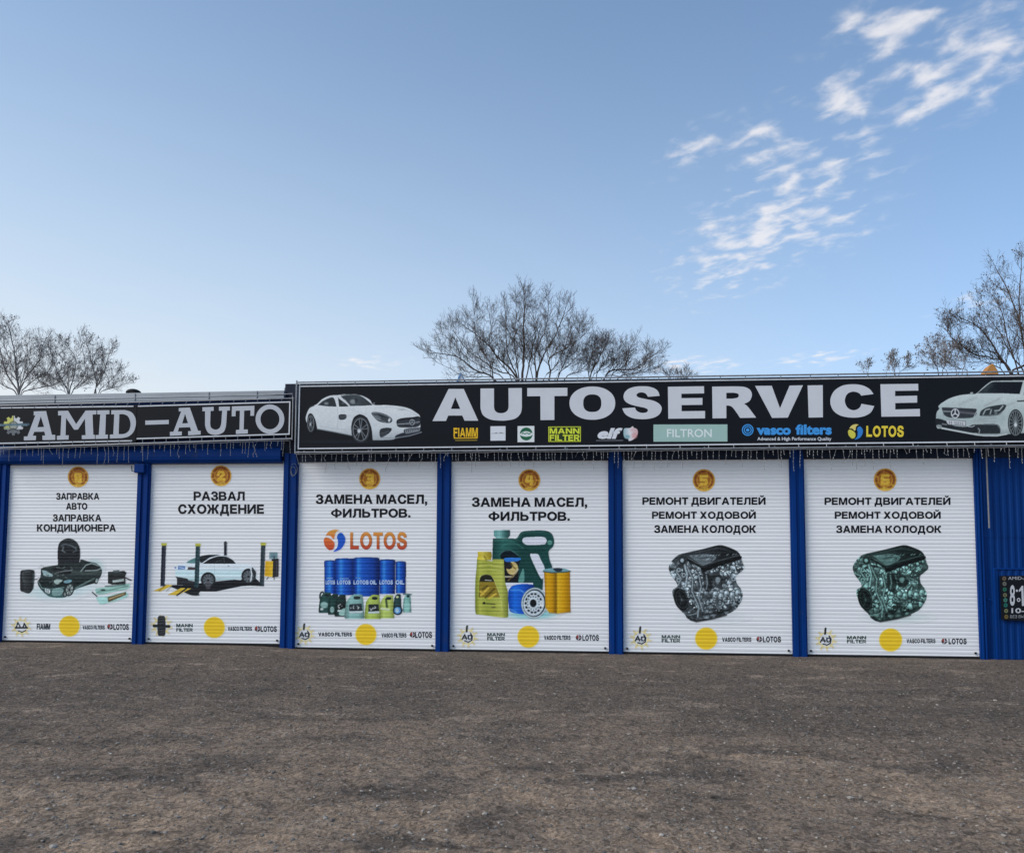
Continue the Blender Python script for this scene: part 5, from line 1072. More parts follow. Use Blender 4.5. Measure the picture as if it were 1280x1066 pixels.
a.poly(P([(108, 600), (120, 520), (150, 480), (140, 445), (170, 412), (200, 392), (290, 340), (420, 300), (560, 284), (640, 278), (740, 190), (830, 122), (900, 108), (1280, 102), (1500, 108), (1620, 150), (1760, 260), (1900, 300), (1930, 420), (1930, 640), (1700, 760), (1300, 800), (1040, 820), (920, 842), (740, 840), (640, 822), (400, 780), (190, 745), (120, 730)]), BODY)
a.poly(P([(658, 273, 1), (755, 195), (838, 132), (905, 120), (1270, 118, 1), (1222, 284, 1), (940, 272)]), hgrad([(640, (44, 52, 56)), (900, (26, 30, 36)), (1250, (20, 24, 30))])).line(P([(840, 160), (760, 230)]), 40, (70, 80, 82), .5, 40)
a.poly(P([(1300, 135, 1), (1500, 130), (1640, 200), (1700, 275, 1), (1275, 300, 1)]), (28, 33, 38)).line(P([(1278, 108), (1232, 290)]), 18, (180, 190, 188)).line(P([(1195, 378), (1290, 372)]), 18, (40, 46, 48), .9, 4).line(P([(1480, 130), (1490, 290)]), 14, (30, 34, 38)).line(P([(1300, 420), (1600, 410), (1900, 380)]), 8, (140, 150, 148), .8, 5)
a.poly(P([(565, 262), (595, 258), (600, 276), (570, 282)]), (150, 160, 158))
for (x1, y1, x2, y2, wd, c) in ((200, 400, 560, 300, 8, 206), (420, 420, 640, 330, 30, 160), (760, 440, 980, 330, 26, 150), (640, 290, 640, 460, 8, 196), (930, 300, 1040, 380, 22, 206), (1040, 440, 1150, 400, 18, 150), (680, 620, 900, 600, 20, 140), (1050, 470, 1040, 720, 26, 190), (620, 640, 900, 650, 18, 150)):
    a.line(P([(x1, y1), (x2, y2)]), wd, np.array((c * .96, c, c * .99)), .5, wd)
a.poly(P([(185, 455, 1), (420, 462), (640, 475, 1), (656, 500), (620, 572), (560, 602), (330, 602), (230, 572), (190, 500)]), (54, 58, 62)).line(P([(205, 512), (320, 516)]), 14, (180, 186, 186), .9, 4).line(P([(410, 522), (635, 545)]), 30, (100, 100, 106), .9, 6)
for k in range(6): a.line(P([(200, 475 + k * 18), (640, 492 + k * 16)]), 4, (28, 32, 36), .6)
a.line(P([(190, 455), (640, 473), (655, 500), (615, 575)]), 8, (196, 204, 202), .8, 3)
a.ell(362 + sx, 541 + sy, 54, 62, (48, 52, 56)).ring(362 + sx, 541 + sy, 50, 58, 12, (206, 210, 212))
for t in (-1.57, .52, 2.62): a.line([(362 + sx, 541 + sy), (362 + sx + 46 * math.cos(t), 541 + sy + 54 * math.sin(t))], 15, (206, 210, 212), 1, 4)
a.poly(P([(690, 560), (715, 500), (820, 450), (1000, 422), (1042, 438), (1010, 500), (930, 568), (720, 580)]), (46, 54, 56)).line(P([(735, 555), (765, 495), (820, 480)]), 14, (190, 198, 196), .85, 4).line(P([(830, 545), (845, 490)]), 16, (170, 180, 178), .8, 5).line(P([(890, 505), (950, 500), (1000, 440)]), 14, (196, 204, 204), .85, 4).ell(885, 490, 22, 24, (110, 120, 120), .8, 0, 8).line(P([(700, 575), (930, 566), (1010, 505)]), 8, (190, 200, 198), .8, 4)
a.poly(P([(108, 610), (240, 640), (330, 700), (500, 718), (600, 690), (650, 700), (655, 800), (400, 765), (190, 725), (115, 700)]), (34, 38, 42)).poly(P([(130, 690), (180, 700), (170, 735), (120, 715)]), (130, 138, 138))
a.line(P([(190, 740), (400, 780), (640, 824), (740, 836), (920, 838), (1050, 815)]), 14, (196, 204, 202), .95, 4).line(P([(540, 715), (590, 720), (625, 700)]), 12, (190, 196, 196), .9, 3).line(P([(190, 680), (250, 690)]), 12, (160, 166, 166), .8, 3)
a.poly(P([(620, 690, 1), (780, 680), (920, 686), (965, 740), (965, 808, 1), (680, 808), (660, 780)]), (40, 45, 48)).line(P([(680, 800), (690, 765), (670, 740)]), 12, (180, 188, 186), .8, 4).line(P([(640, 685), (920, 690), (965, 745), (968, 805)]), 8, (150, 160, 158), .8, 4)
a.poly(P([(250, 620, 1), (500, 645, 1), (502, 708, 1), (275, 690, 1), (248, 655)]), (190, 192, 194)).line(P([(250, 620), (500, 645), (502, 708), (275, 690)]), 5, (40, 44, 46), .9)
for k in range(8):
    if k != 2: a.line(P([(285 + k * 25, 645 + k * 2.6), (288 + k * 25, 680 + k * 2.4)]), 9, (84, 88, 96), .85, 3)
for (cx, cy, rx, ry) in ((1168, 668, 102, 182), (1760, 640, 90, 150)):
    cx += sx; cy += sy
    a.ell(cx, cy, rx, ry, (28, 31, 34)).ring(cx, cy, rx * .84, ry * .88, 10, (140, 148, 148), .9).ell(cx, cy, rx * .78, ry * .82, (38, 42, 45))
    for k in range(16):
        t = k * math.pi / 8; a.line([(cx, cy + 10), (cx + rx * .78 * math.cos(t), cy + ry * .82 * math.sin(t))], 8, (140, 148, 148), .9, 3)
    a.ell(cx, cy + 25, 20, 26, (206, 212, 212), .9, 0, 6)
a.grain(7, 12, 6); o = a.emit('car_picture', sign, YS, BLACK, None, .003); o['label'] = 'silver saloon facing left'

# left sign in two panels
YL_ = -.28
sgn = tag(thing('signboard', (0, 0, 0)), 'lower black sign at the left with slab serif letters and a gear emblem', 'sign')
xL, xM, xM2, xR = X(-14, 530, YL_), X(170.3, 530, YL_), X(171.7, 530, YL_), X(363.2, 525, YL_)
def lin_(xa, za, xb, zb__): return lambda x: za + (zb__ - za) * (x - xa) / (xb - xa)
f1b, f1t = lin_(X(0, 556, YL_), Zv(0, 554.8, YL_), X(167, 551, YL_), Zv(167, 551.6, YL_)), lin_(X(0, 509, YL_), Zv(0, 509.2, YL_), X(168, 507, YL_), Zv(168, 507.1, YL_))
f2b, f2t = lin_(X(172, 548, YL_), Zv(172, 549.2, YL_), X(362, 543, YL_), Zv(362, 543.4, YL_)), lin_(X(172, 508, YL_), Zv(172, 507.4, YL_), X(363, 502, YL_), Zv(363, 502.0, YL_))
MB().hexa([(xL - .02, f1b(xL) - .02), (xM, f1b(xM) - .02), (xM, f1t(xM) + .02), (xL - .02, f1t(xL) + .02)], YL_, YL_ + .08).build('panel', MT['panel'], sgn)
YP2 = YL_ - .02
MB().hexa([(xM2, f2b(xM2) - .015), (xR + .01, f2b(xR) - .015), (xR + .01, f2t(xR) + .015), (xM2, f2t(xM2) + .015)], YP2, YL_ + .08).build('panel', MT['panel'], sgn)
edging(xL, xM - .06, f1b, f1t, .020, sgn, YL_, 'tbl'); edging(xM2 + .012, xR, f2b, f2t, .020, sgn, YP2, 'tbr')
fm = MB()
for f, sg in ((f1t, 1),): pass
flo_b = lin_(X(0, 560, YL_), Zv(0, 560.2, YL_), X(366, 549, YL_), Zv(366, 548.6, YL_)); flo_t = lin_(X(0, 506, YL_), Zv(0, 507.2, YL_), X(366, 498, YL_), Zv(366, 498.2, YL_))
xe_ = X(366.5, 525, YL_)
fm.tube([(xL - .05, YL_ - .03, flo_b(xL)), (xe_, YL_ - .03, flo_b(xe_))], .012, 8); fm.tube([(xL - .05, YL_ + .03, flo_t(xL) + .01), (xe_, YL_ + .03, flo_t(xe_) + .01)], .012, 8)
fm.tube([(xe_, YL_ - .03, flo_b(xe_) - .02), (xe_, YL_ - .03, flo_t(xe_) + .02)], .011, 8)
fm.tube([(X(330, 495, YL_), YL_ - .01, Zv(330, 494, YL_)), (X(366, 494, YL_), YL_ - .01, Zv(366, 492.4, YL_)), (X(366, 500, YL_), YL_ - .01, flo_t(xe_))], .009, 6)
for k in range(26):
    x = xL + (xe_ - xL) * (k + .5) / 26
    fm.tube([(x, YL_ - .03, flo_b(x)), (x, YL_ - .03, flo_b(x) + .075)], .006, 5); fm.tube([(x + .1, YL_ + .03, flo_t(x)), (x + .1, YL_ - .012, flo_t(x) - .045)], .006, 5)
for k in range(6):
    x = xL + .3 + (xe_ - xL - .5) * k / 5; fm.tube([(x, YL_ + .06, flo_b(x) + .12), (x, -.01, flo_b(x) + .12)], .014, 6)
fm.build('tube_frame', MT['steel'], sgn)
T = Letters(YL_); T2 = Letters(YP2); t1, t2 = (0, 490, 6.737), (170, 490, 6.4)
T.shape([sh([(285, 163), (389, 160), (438, 360), (466, 360), (466, 402), (358, 404), (358, 366), (382, 366), (374, 333), (289, 335), (277, 368), (305, 368), (303, 404), (202, 406), (202, 374), (232, 373), (298, 196), (285, 196)]), sh([(345, 205), (316, 296), (372, 294)])], t1, GREY2)
T.shape([sh([(490, 160), (574, 157), (642, 270), (722, 156), (813, 155), (812, 188), (780, 189), (787, 360), (800, 360), (800, 394), (690, 396), (690, 364), (722, 363), (716, 225), (657, 316), (625, 317), (557, 217), (553, 364), (580, 364), (578, 399), (480, 402), (480, 368), (510, 367), (518, 196), (490, 197)])], t1, GREY2)
T.shape([sh([(820, 155), (922, 153), (922, 186), (893, 187), (887, 358), (910, 358), (908, 392), (806, 394), (806, 362), (833, 361), (845, 188), (820, 188)])], t1, GREY2)
T.shape([[(938, 153, 1), (1050, 152, 1), (1105, 168), (1138, 212), (1145, 270), (1125, 335), (1080, 375), (1020, 388, 1), (926, 391, 1), (926, 358, 1), (955, 357, 1), (963, 187, 1), (938, 188, 1)], [(1006, 187, 1), (1042, 187), (1080, 207), (1100, 262), (1088, 322), (1050, 351), (1000, 354, 1)]], t1, GREY2)
T2.shape([sh([(75, 228), (263, 223), (263, 256), (75, 262)])], t2, GREY2)
T2.shape([sh([(343, 128), (431, 124), (497, 310), (518, 310), (517, 340), (418, 346), (418, 313), (442, 312), (433, 281), (345, 284), (336, 316), (368, 315), (366, 346), (272, 350), (272, 318), (300, 317), (362, 155), (343, 155)]), sh([(393, 175), (370, 251), (417, 249)])], t2, GREY2)
T2.shape([[(532, 122, 1), (622, 119, 1), (622, 150, 1), (597, 151, 1), (594, 250, 1), (602, 285), (638, 301), (670, 286), (683, 250, 1), (690, 149, 1), (664, 149, 1), (664, 118, 1), (752, 116, 1), (752, 147, 1), (729, 148, 1), (722, 260, 1), (702, 318), (640, 343), (578, 325), (553, 268, 1), (553, 153, 1), (532, 154, 1)]], t2, GREY2)
T2.shape([sh([(768, 115), (948, 110), (945, 190), (915, 190), (917, 146), (866, 148), (862, 300), (895, 299), (895, 332), (800, 336), (800, 303), (828, 302), (832, 149), (798, 150), (797, 193), (766, 195)])], t2, GREY2)
T2.shape([oval(1072, 217, 115, 117, 2), oval(1072, 217, 76, 81, 2)], t2, GREY2)
T.emit('lettering', sgn); T2.emit('lettering', sgn)
a = Art(-2, 515, 37, 548, 6.737, .42); ox, oy = 2 * 6.737, -25 * 6.737; cx, cy = 113 + ox, 282 + oy
gp = []
for k in range(10):
    t = 2 * math.pi * k / 10 - 1.57
    for dt, rr_ in ((-.2, 66), (-.13, 84), (.13, 84), (.2, 66)): gp.append((cx + rr_ * math.cos(t + dt), cy + rr_ * math.sin(t + dt), 1))
cov = a.poly_cov([p[:2] for p in gp])
def gcol(X_, Y_):
    left = (X_ < cx)[..., None]; low = (Y_ > cy + 14)[..., None]
    c = np.where(left, np.array((188, 186, 100.)), np.array((190, 193, 196.))); c = np.where(low & left, np.array((150, 156, 120.)), c); return np.where((Y_ > cy + 30)[..., None], np.array((104, 108, 112.)), c)
a.put(cov, gcol); a.ring(cx, cy, 34, 34, 10, (84, 90, 84), .9).ell(cx, cy, 28, 28, (150, 152, 140)).line([(cx - 36, cy + 42), (cx, cy + 24), (cx + 36, cy + 42)], 8, (40, 44, 50), .8, 3).line([(cx + 2, cy - 84), (cx + 2, cy - 20)], 5, (60, 66, 60), .8)
a.line([(8, cy - 4), (cx + 128, cy - 10)], 19, (70, 92, 104), .9, 5)
for k in range(18): xx = 14 + k * 13; a.line([(xx, cy - 10), (xx + 4, cy + 2)], 5, (120, 146, 156), .8, 2)
a.grain(10, 8, 9); a.emit('gear_emblem', sgn, YL_, BLACK, None, .003)

# ------------------------------------------------------------------ icicle lights
def icicles(label, xa, xb, fz, Y, dens, seed, sag=.0):
    o = tag(thing('icicle_lights'), label, 'string lights', 'icicle light strings under the signs')
    q = random.Random(seed); wm = MB(); sm = MB(); bm = MB()
    pts = []; x = xa
    while x < xb: pts.append((x, Y, fz(x) - .012 - q.uniform(0, .012))); x += .09
    wm.tube(pts, .005, 5)
    x = xa + .03
    def bulb(p, r):
        b_ = [(0, 0, r * 1.6), (r, 0, 0), (0, r, 0), (-r, 0, 0), (0, -r, 0), (0, 0, -r * 1.6)]
        bm.add([(p[0] + c[0], p[1] + c[1], p[2] + c[2]) for c in b_], [(0, 1, 2), (0, 2, 3), (0, 3, 4), (0, 4, 1), (5, 2, 1), (5, 3, 2), (5, 4, 3), (5, 1, 4)])
    while x < xb:
        ln = q.choice([.08, .13, .19, .25, .30]) * q.uniform(.8, 1.15); z0 = fz(x) - .012; p = [(x, Y, z0)]; xx, yy = x, Y
        k = max(2, int(ln / .045)); kink = q.random() < .22
        for i in range(1, k + 1):
            xx += q.uniform(-.006, .006) + (q.uniform(-.03, .03) if kink else 0); yy += q.uniform(-.004, .004)
            pz = z0 - ln * i / k + (q.uniform(0, .03) if kink else 0)
            p.append((xx, yy, pz))
            if q.random() < .75: bulb((xx + .004, yy - .004, pz), q.uniform(.004, .007))
        sm.tube(p, .0031, 4, cap=False); x += dens * q.uniform(.5, 1.6)
    wm.build('cable', MT['wire'], o); s_ = sm.build('drop_wire', MT['wire'], o); s_['kind'] = 'stuff'; b_ = bm.build('bulb', MT['bulb'], o); b_['kind'] = 'stuff'
    return o
icicles('pale unlit icicle light string hanging under the wide sign over four shutters', x0 - .03, x1 - .02, lambda x: zb_(x) - fo - .012, YS - .035, .072, 3)
icicles('pale unlit icicle light string hanging under the lower sign at the left', xL, xe_ - .02, lambda x: flo_b(x) - .012, YL_ - .045, .078, 7)
cb = MB(); pts = []
for k in range(14):
    t = k / 13; u, v = 1232.6 + 4.0 * t, 561 + 99 * t; pts.append((X(u, v, -.11), -.11, Zv(u, v, -.11)))
cb.tube(pts, [.011] * 5 + [.012] * 9, 7)
tag(cb.build('hanging_light_tube', MT['wire']), 'thin pale light tube hanging against the blue wall at the right', 'light tube')
lp = MB()
for (u, v, s_) in ((367.5, 580, 1), (366.5, 584, .8)):
    c = [(X(u, v, -.1) + .055 * s_ * math.sin(t), -.1 - .01 * math.cos(2 * t), Zv(u, v, -.1) - .09 * s_ + .10 * s_ * math.cos(t)) for t in np.linspace(0, 6.0, 16)]
    lp.tube(c, .004, 5)
tag(lp.build('wire_loop', MT['wire']), 'loose pale wire loop hanging on the blue post where the two signs meet', 'wire')
bx = MB(); xx, zz_ = X(180.5, 586), Zv(180.5, 586); bx.box(xx - .11, xx + .07, -.135, -.076, zz_ - .08, zz_ + .07); bo = bx.build('junction_box', MT['blue'], None, bevel=.01)
tag(bo, 'small blue box fixed on the post between the two leftmost shutters', 'junction box')
bx = MB(); bx.tube([(xx - .105, -.105, zz_ - .06), (xx - .16, -.105, zz_ - .05), (xx - .17, -.105, zz_ + .04)], .008, 6); bx.build('conduit', MT['dark'], bo)

# ------------------------------------------------------------------ opening hours board on the right wall
hb_ = tag(thing('hours_board'), 'small black board with white figures and a column of round badges on the blue wall', 'sign')
YH = -.10
bq = [(X(u, v, YH), Zv(u, v, YH)) for u, v in ((1252.6, 774.5), (1312, 777), (1311, 719), (1250.2, 719.5))]
MB().hexa(bq, YH, YH + .022).build('panel', MT['panel'], hb_)
T = Letters(YH, None, .002); tH = (1230, 700, 11.84)
WH2 = tuple(ink((176, 178, 182)))
T.text('AMID-AUTO', 1260, 1299, 720.4, 724.4, tuple(ink((150, 152, 156))), .012, latin=True)
T.text('8', 1262.2, 1268.6, 731, 756.6, WH2, .02, latin=True); T.shape([sh([(1277.4, 757), (1276.6, 737.5), (1273.6, 739.6), (1273.4, 737.6), (1277.2, 731.8), (1279, 731.8), (1280.2, 757)])], (0, 0, 1), WH2); T.text('8', 1284, 1291, 731.5, 756.6, WH2, .02, latin=True)
T.shape([oval(1271, 738, 1.3, 1.5)], (0, 0, 1), WH2); T.shape([oval(1273.2, 749.5, 2.2, 2.5), oval(1273.2, 749.5, 1.1, 1.3)], (0, 0, 1), WH2)
T.text('10-5', 1264.2, 1288, 759.8, 766, WH2, .02, latin=True); T.text('БЕЗ ВЫХОДНЫХ', 1262.6, 1303, 768.4, 772.2, tuple(ink((130, 132, 136))), .012)
T.emit('lettering', hb_)
for (u, v, c) in ((1255.2, 722.8, (120, 104, 86)), (1255.6, 729.4, (120, 122, 112)), (1255.8, 736.5, (50, 120, 96)), (1256.2, 743.5, (126, 124, 92)), (1256.6, 749.8, (74, 138, 122)), (1257, 756.2, (44, 122, 110)), (1257.6, 763.2, (130, 134, 96)), (1257.8, 770.6, (128, 110, 62))):
    bd = Letters(YH, None, .002); bd.shape([oval(u, v, 2.5, 2.6)], (0, 0, 1), tuple(ink(np.array(c) * .8))); bd.shape([oval(u, v, 1.1, 1.2)], (0, 0, 1), tuple(ink(np.array(c) * .55)), .0005); bd.emit('round_badge', hb_)

# ------------------------------------------------------------------ things on the roofs
dm = MB(); px, pz, pr = X(167, 490, 1.2), Zv(167, 489.5, 1.2), .09
rv = tag(thing('roof_vent', (px, 1.2, zt - .02)), 'small dark domed roof vent above the left sign', 'roof vent')
for i in range(6):
    t = i * math.pi / 12
    dm.v += [((pr + .05) * math.cos(t) * math.cos(a_), (pr + .05) * math.cos(t) * math.sin(a_), pz - zt + .02 - .03 + pr * .9 * math.sin(t)) for a_ in np.linspace(0, 2 * math.pi, 16, endpoint=False)]
for i in range(5):
    for j in range(16): dm.f.append((i * 16 + j, i * 16 + (j + 1) % 16, (i + 1) * 16 + (j + 1) % 16, (i + 1) * 16 + j))
dm.f.append(tuple(5 * 16 + j for j in range(16)))
dm.build('cap', MT['dark'], rv, smooth=True); MB().tube([(0, 0, 0), (0, 0, pz - zt + .0)], .07, 12).build('pipe', MT['steel'], rv)
# small gabled hood, blue and white
YG_ = 2.5
gh = tag(thing('roof_hood', (X(577, 474, YG_), YG_, 4.47)), 'small blue and white gabled hood peeking above the wide sign in front of bare branches', 'roof hood')
zh = Zv(577, 466.5, YG_) - 4.47; zl_ = .15
MB().add([(-.28, 0, zl_), (.25, 0, zl_), (-.02, 0, zh), (-.28, .9, zl_), (.25, .9, zl_), (-.02, .9, zh)], [(0, 1, 2), (3, 5, 4), (0, 3, 4, 1)]).build('gable', MT['sheetwhite'], gh)
MB().add([(-.34, -.03, zl_ - .05), (-.02, -.03, zh + .012), (-.02, .95, zh + .012), (-.34, .95, zl_ - .05), (-.32, -.03, zl_ - .08), (-.32, .95, zl_ - .08), (-.02, -.03, zh - .03), (-.02, .95, zh - .03)], [(0, 1, 2, 3), (4, 5, 7, 6), (0, 4, 6, 1), (3, 2, 7, 5)]).build('roof_panel', MT['sheetblue'], gh)
MB().box(-.22, .2, .06, .8, 0, zl_ - .004).build('upstand', MT['sheetblue'], gh)
YO = 2.0
ob = MB(); xo, zo = X(1240.5, 462, YO), Zv(1240.5, 462, YO)
ob.add([(-.17, 0, -.25), (.13, 0, -.25), (.12, .02, -.02), (.04, .03, .13), (-.03, .02, .10), (-.12, .01, -.05), (-.17, .25, -.25), (.13, .25, -.25), (.12, .24, -.03), (.04, .22, .11), (-.03, .22, .08), (-.12, .24, -.06)],
       [(0, 1, 2, 3, 4, 5), (11, 10, 9, 8, 7, 6), (0, 6, 7, 1), (1, 7, 8, 2), (2, 8, 9, 3), (3, 9, 10, 4), (4, 10, 11, 5), (5, 11, 6, 0)])
oo = ob.build('orange_cover', MT['orange'], None, bevel=.02); oo.location = (xo, YO, zo)
tag(oo, 'crumpled orange cover lying on the roof edge at the right in front of the tree', 'cover')

# ------------------------------------------------------------------ trees behind the buildings
class Tree:
    def __init__(s, seed): s.q = random.Random(seed); s.w = MB(); s.t = MB(); s.c = MB()
    def tip(s, p):
        for _ in range(s.q.choice([1, 2, 2, 3])):
            o = Vector((s.q.uniform(-.06, .06), s.q.uniform(-.06, .06), s.q.uniform(-.07, .05))) + p; r = s.q.uniform(.010, .026)
            s.c.add([tuple(o + Vector(v) * r) for v in ((0, 0, 1.3), (1, .2, 0), (-.4, .9, .1), (-.6, -.8, 0), (.1, 0, -1.2))], [(0, 1, 2), (0, 2, 3), (0, 3, 1), (4, 2, 1), (4, 3, 2), (4, 1, 3)])
    def grow(s, p, d, ln, r, lv, seeds):
        q = s.q; k = 5 if lv < 2 else 4; pts = [p.copy()]; rs = [r]; st = ln / k
        bend = Vector((q.uniform(-1, 1), q.uniform(-1, 1), q.uniform(-.3, .7))) * .13
        for i in range(k):
            d = (d + bend + Vector((q.uniform(-1, 1), q.uniform(-1, 1), q.uniform(-1, 1))) * (.15 if lv < 2 else .12) + Vector((0, 0, .05))).normalized()
            p = p + d * st; pts.append(p.copy()); rs.append(max(.0024, r * (1 - .75 * (i + 1) / k)))
            if lv < s.maxlv:
                for _ in range(q.choice(s.kids[lv])):
                    ax = d.cross(Vector((q.uniform(-1, 1), q.uniform(-1, 1), q.uniform(-1, 1)))).normalized(); an = q.uniform(.4, .95)
                    nd = (d * math.cos(an) + ax * math.sin(an) + Vector((0, 0, .12))).normalized()
                    s.grow(p, nd, ln * q.uniform(.48, .78) * (1 - .2 * i / k), max(.0034, rs[-1] * .6), lv + 1, seeds)
        (s.w if lv == 0 else s.t).tube(pts, rs, 5 if lv < 2 else 3, cap=False)
        if lv >= s.maxlv - 1 and q.random() < seeds: s.tip(p)
def bare_tree(label, Y, base, limbs, tf, seed, r0, tw, seeds=0., bark='bark', maxlv=3, kids=((1, 1, 2), (1, 1, 2), (1, 1, 2), (0,)), group='bare trees behind the workshops', every=1):
    u0, v0, sc = tf; T = Tree(seed); T.maxlv = maxlv; T.kids = kids; q = T.q
    bxx = X(u0 + base / sc, 480, Y); o = tag(thing('bare_tree', (bxx, Y, 0)), label, 'tree', group)
    def P3(x, y, dy): return Vector((X(u0 + x / sc, v0 + y / sc, Y + dy) - bxx, dy, Zv(u0 + x / sc, v0 + y / sc, Y + dy)))
    fork = Vector((0, 0, max(1.2, Zv(640, 480, Y) * .52)))
    tr = MB(); tr.tube([(0, 0, -.2), (.02, 0, fork.z * .5), tuple(fork)], [r0 * 1.5, r0 * 1.15, r0], 9); tr.build('trunk', MT[bark], o, smooth=True)
    for pts, rr_ in limbs:
        dy = q.uniform(-1.2, 1.2); P_ = [P3(x, y, dy * (.25 + .75 * i / max(1, len(pts) - 1))) for i, (x, y) in enumerate(pts)]
        pre = [fork, fork.lerp(P_[0], .5) + Vector((0, 0, .15))] if pts[0][1] > 0 and len(pts[0]) == 2 else []
        full = pre + P_; dense = []; rr_ *= .92
        for i in range(len(full) - 1):
            for k in range(4):
                a_ = full[max(i - 1, 0)]; b_ = full[i]; c_ = full[i + 1]; d_ = full[min(i + 2, len(full) - 1)]; t = k / 4
                dense.append(.5 * ((2 * b_) + (c_ - a_) * t + (2 * a_ - 5 * b_ + 4 * c_ - d_) * t * t + (3 * b_ - a_ - 3 * c_ + d_) * t ** 3) + Vector((q.uniform(-1, 1), q.uniform(-1, 1), q.uniform(-1, 1))) * .02)
        dense.append(full[-1]); nD = len(dense); rs = [max(.007, rr_ * (1 - .85 * i / nD)) for i in range(nD)]
        T.w.tube(dense, rs, 6, cap=False)
        start = 4 * len(pre)
        for i in range(max(start, 2), nD):
            if (i % every) or i < start + .10 * (nD - start): continue
            d = (dense[min(i + 1, nD - 1)] - dense[i - 1]).normalized(); f = (i - start) / max(1, nD - start)
            for _ in range(q.choice((1, 2, 2))):
                ax = d.cross(Vector((q.uniform(-1, 1), q.uniform(-1, 1), q.uniform(-1, 1)))).normalized(); an = q.uniform(.4, 1.05)
                nd = (d * math.cos(an) + ax * math.sin(an) + Vector((0, 0, .15))).normalized()
                T.grow(dense[i], nd, tw * q.uniform(.55, 1.1) * (1.1 - .5 * f), max(.006, rs[i] * .5), 1, seeds)
        T.grow(dense[-1], (dense[-1] - dense[-2]).normalized(), tw * .6, rs[-1], 1, seeds)
    T.w.build('limb', MT[bark], o, smooth=True); cr = T.t.build('crown', MT[bark], o)
    if T.c.v: T.c.build('seed_clusters', MT['seed'], cr)['kind'] = 'stuff'
    return o
tC = (500, 330, 3.556)
bare_tree('tall many stemmed bare tree rising behind the middle of the wide sign', 14.0, 560, [
    ([(545, 520), (550, 400), (550, 280), (553, 140)], .075), ([(525, 520), (440, 420), (380, 350), (290, 280)], .065), ([(525, 520), (480, 400), (468, 210)], .05),
    ([(425, 520), (330, 470), (250, 410), (140, 395)], .05), ([(420, 520), (400, 440), (340, 330), (330, 215)], .035), ([(605, 515), (640, 400), (690, 320), (735, 200)], .06),
    ([(605, 515), (600, 400), (650, 280), (660, 180)], .045), ([(700, 515), (740, 420), (790, 310)], .045), ([(665, 515), (665, 420), (730, 380), (810, 320)], .045),
    ([(530, 520), (510, 350), (520, 200)], .04), ([(560, 520), (590, 380), (600, 300), (590, 210)], .04), ([(520, 520), (430, 470), (300, 380), (240, 300)], .04), ([(690, 515), (750, 450), (810, 390)], .03), ([(470, 520), (330, 440), (210, 330)], .035), ([(430, 520), (300, 500), (170, 440)], .03), ([(500, 520), (420, 400), (400, 240)], .035), ([(640, 515), (700, 440), (760, 290)], .035), ([(730, 515), (790, 480), (840, 440)], .03), ([(590, 520), (550, 400), (480, 300)], .03)],
    tC, 41, .16, .80, maxlv=4, kids=((1, 1, 2), (1, 1), (1, 1), (0, 1), (0,)))
bare_tree('shorter bare tree with two spreading limbs just right of the tall middle tree', 14.6, 880, [
    ([(842, 515), (880, 430), (920, 350)], .05), ([(905, 515), (960, 470), (1040, 465), (1135, 400)], .055), ([(930, 515), (1000, 450), (1020, 380)], .04), ([(842, 515), (845, 440), (865, 370)], .035), ([(960, 515), (1060, 480), (1100, 410)], .03), ([(850, 515), (930, 450), (975, 375)], .03), ([(900, 515), (1000, 500), (1120, 470)], .028), ([(870, 515), (900, 440), (895, 365)], .03)],
    tC, 52, .11, .72, maxlv=4, kids=((1, 1, 2), (1, 1), (1, 1), (0, 1), (0,)))
bare_tree('thin low bare tree whose twigs barely clear the wide sign', 16, 1230, [([(1230, 560), (1235, 490)], .02), ([(1210, 560), (1200, 500)], .02), ([(1250, 560), (1270, 500)], .02)], tC, 77, .05, .45)
tL = (0, 370, 6.4)
bare_tree('bare tree with a dark forked trunk and seed clusters at the far left edge', 12.0, 150, [
    ([(152, 800), (60, 640), (0, 430), (-30, 300)], .05), ([(152, 800), (130, 600), (110, 420), (60, 230)], .055), ([(152, 800), (220, 630), (310, 520), (345, 390)], .045), ([(140, 800), (30, 720), (-120, 600), (-200, 450)], .04), ([(150, 800), (100, 560), (-20, 300)], .035), ([(160, 800), (260, 680), (400, 580), (440, 430)], .03), ([(160, 800), (300, 740), (470, 690), (560, 560)], .03), ([(150, 800), (200, 600), (220, 400)], .03)],
    tL, 63, .13, .7, .03, 'bark2', maxlv=4, kids=((1, 1, 2), (1, 1, 1), (0, 1, 1), (0, 1), (0,)))
bare_tree('pale bare tree second from the left edge above the grey roof edge', 13.0, 550, [
    ([(550, 800), (590, 650), (600, 500), (520, 380)], .035), ([(550, 800), (460, 620), (400, 420)], .035), ([(560, 800), (680, 620), (640, 350)], .03), ([(550, 800), (500, 700), (380, 620), (340, 500)], .025), ([(560, 800), (640, 720), (730, 640), (760, 520)], .025), ([(550, 800), (540, 600), (480, 470)], .025), ([(540, 800), (430, 740), (330, 690)], .02)],
    tL, 64, .09, .6, .03, 'bark2', maxlv=4, kids=((1, 1, 2), (1, 1, 1), (0, 1, 1), (0, 1), (0,)))
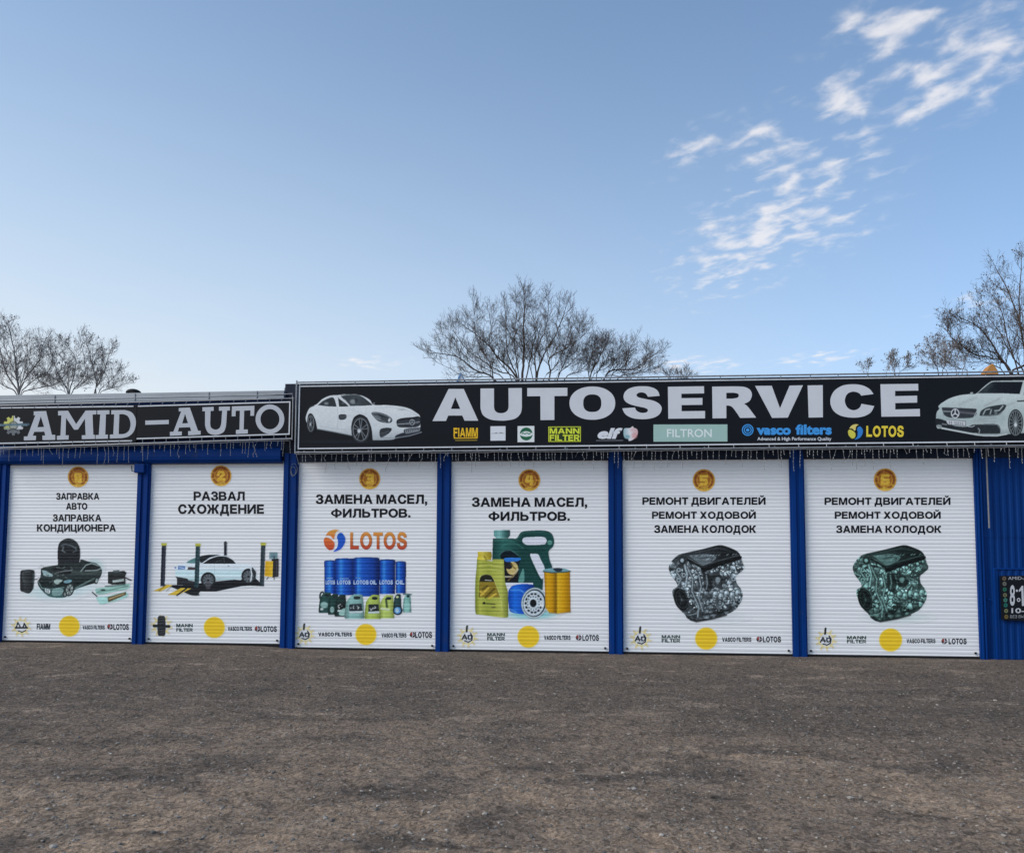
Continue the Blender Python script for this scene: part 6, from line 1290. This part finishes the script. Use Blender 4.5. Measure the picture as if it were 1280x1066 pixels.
bare_tree('pale bare tree third from the left edge beside the clear sky', 13.5, 760, [
    ([(750, 800), (800, 680), (850, 550), (890, 420)], .035), ([(770, 800), (760, 640), (715, 450), (690, 380)], .03), ([(780, 800), (860, 700), (950, 600)], .028), ([(790, 800), (900, 740), (1010, 700)], .022), ([(750, 800), (820, 560), (800, 430)], .02)],
    tL, 65, .09, .52, .03, 'bark2', maxlv=4, kids=((1, 1, 2), (1, 1, 1), (0, 1, 1), (0, 1), (0,)))
tR = (1060, 290, 5.611)
bare_tree('large spreading bare tree with seed clusters at the right edge', 12.0, 1330, [
    ([(1140, 1000), (1050, 850), (940, 690), (790, 600)], .055), ([(1250, 1000), (1230, 760), (1160, 500), (1040, 260)], .06), ([(1300, 1000), (1240, 740), (1200, 560), (1215, 200)], .055), ([(1150, 1000), (1060, 900), (880, 850), (740, 750), (700, 690)], .04),
    ([(1150, 1000), (1240, 930), (1380, 700), (1500, 420)], .06), ([(1300, 1000), (1360, 650), (1330, 250)], .06), ([(1330, 1000), (1500, 800), (1700, 600)], .05), ([(1240, 1000), (1160, 880), (1060, 700), (930, 540)], .04), ([(1200, 1000), (1120, 760), (1080, 560), (1000, 430)], .035), ([(1100, 1000), (980, 920), (850, 860)], .03)],
    tR, 71, .2, .75, .08, 'bark', maxlv=4, kids=((1, 1, 2), (1, 1, 1), (0, 1, 1), (0, 1), (0,)))
bare_tree('small twiggy bare tree left of the large right hand tree', 14.0, 640, [([(640, 1010), (600, 900), (580, 810)], .03), ([(660, 1010), (690, 900), (650, 800)], .025), ([(700, 1010), (640, 930), (540, 870)], .022), ([(840, 1010), (760, 950), (680, 900)], .025), ([(760, 1010), (730, 900), (700, 820)], .022), ([(800, 1010), (820, 900), (790, 820)], .022)], tR, 72, .07, .45, .1, 'bark2', maxlv=4, kids=((1, 1, 2), (1, 1, 1), (0, 1, 1), (0, 1), (0,)))
bare_tree('lowest twiggy bush just clearing the sign left of the right hand trees', 16.0, 330, [([(330, 1020), (310, 930), (320, 880)], .02), ([(350, 1020), (400, 960), (430, 900)], .02), ([(330, 1020), (290, 960)], .015), ([(150, 1030), (145, 940)], .012)], tR, 73, .05, .35, .1, 'bark2', maxlv=4, kids=((1, 1, 2), (1, 1, 1), (0, 1, 1), (0, 1), (0,)))
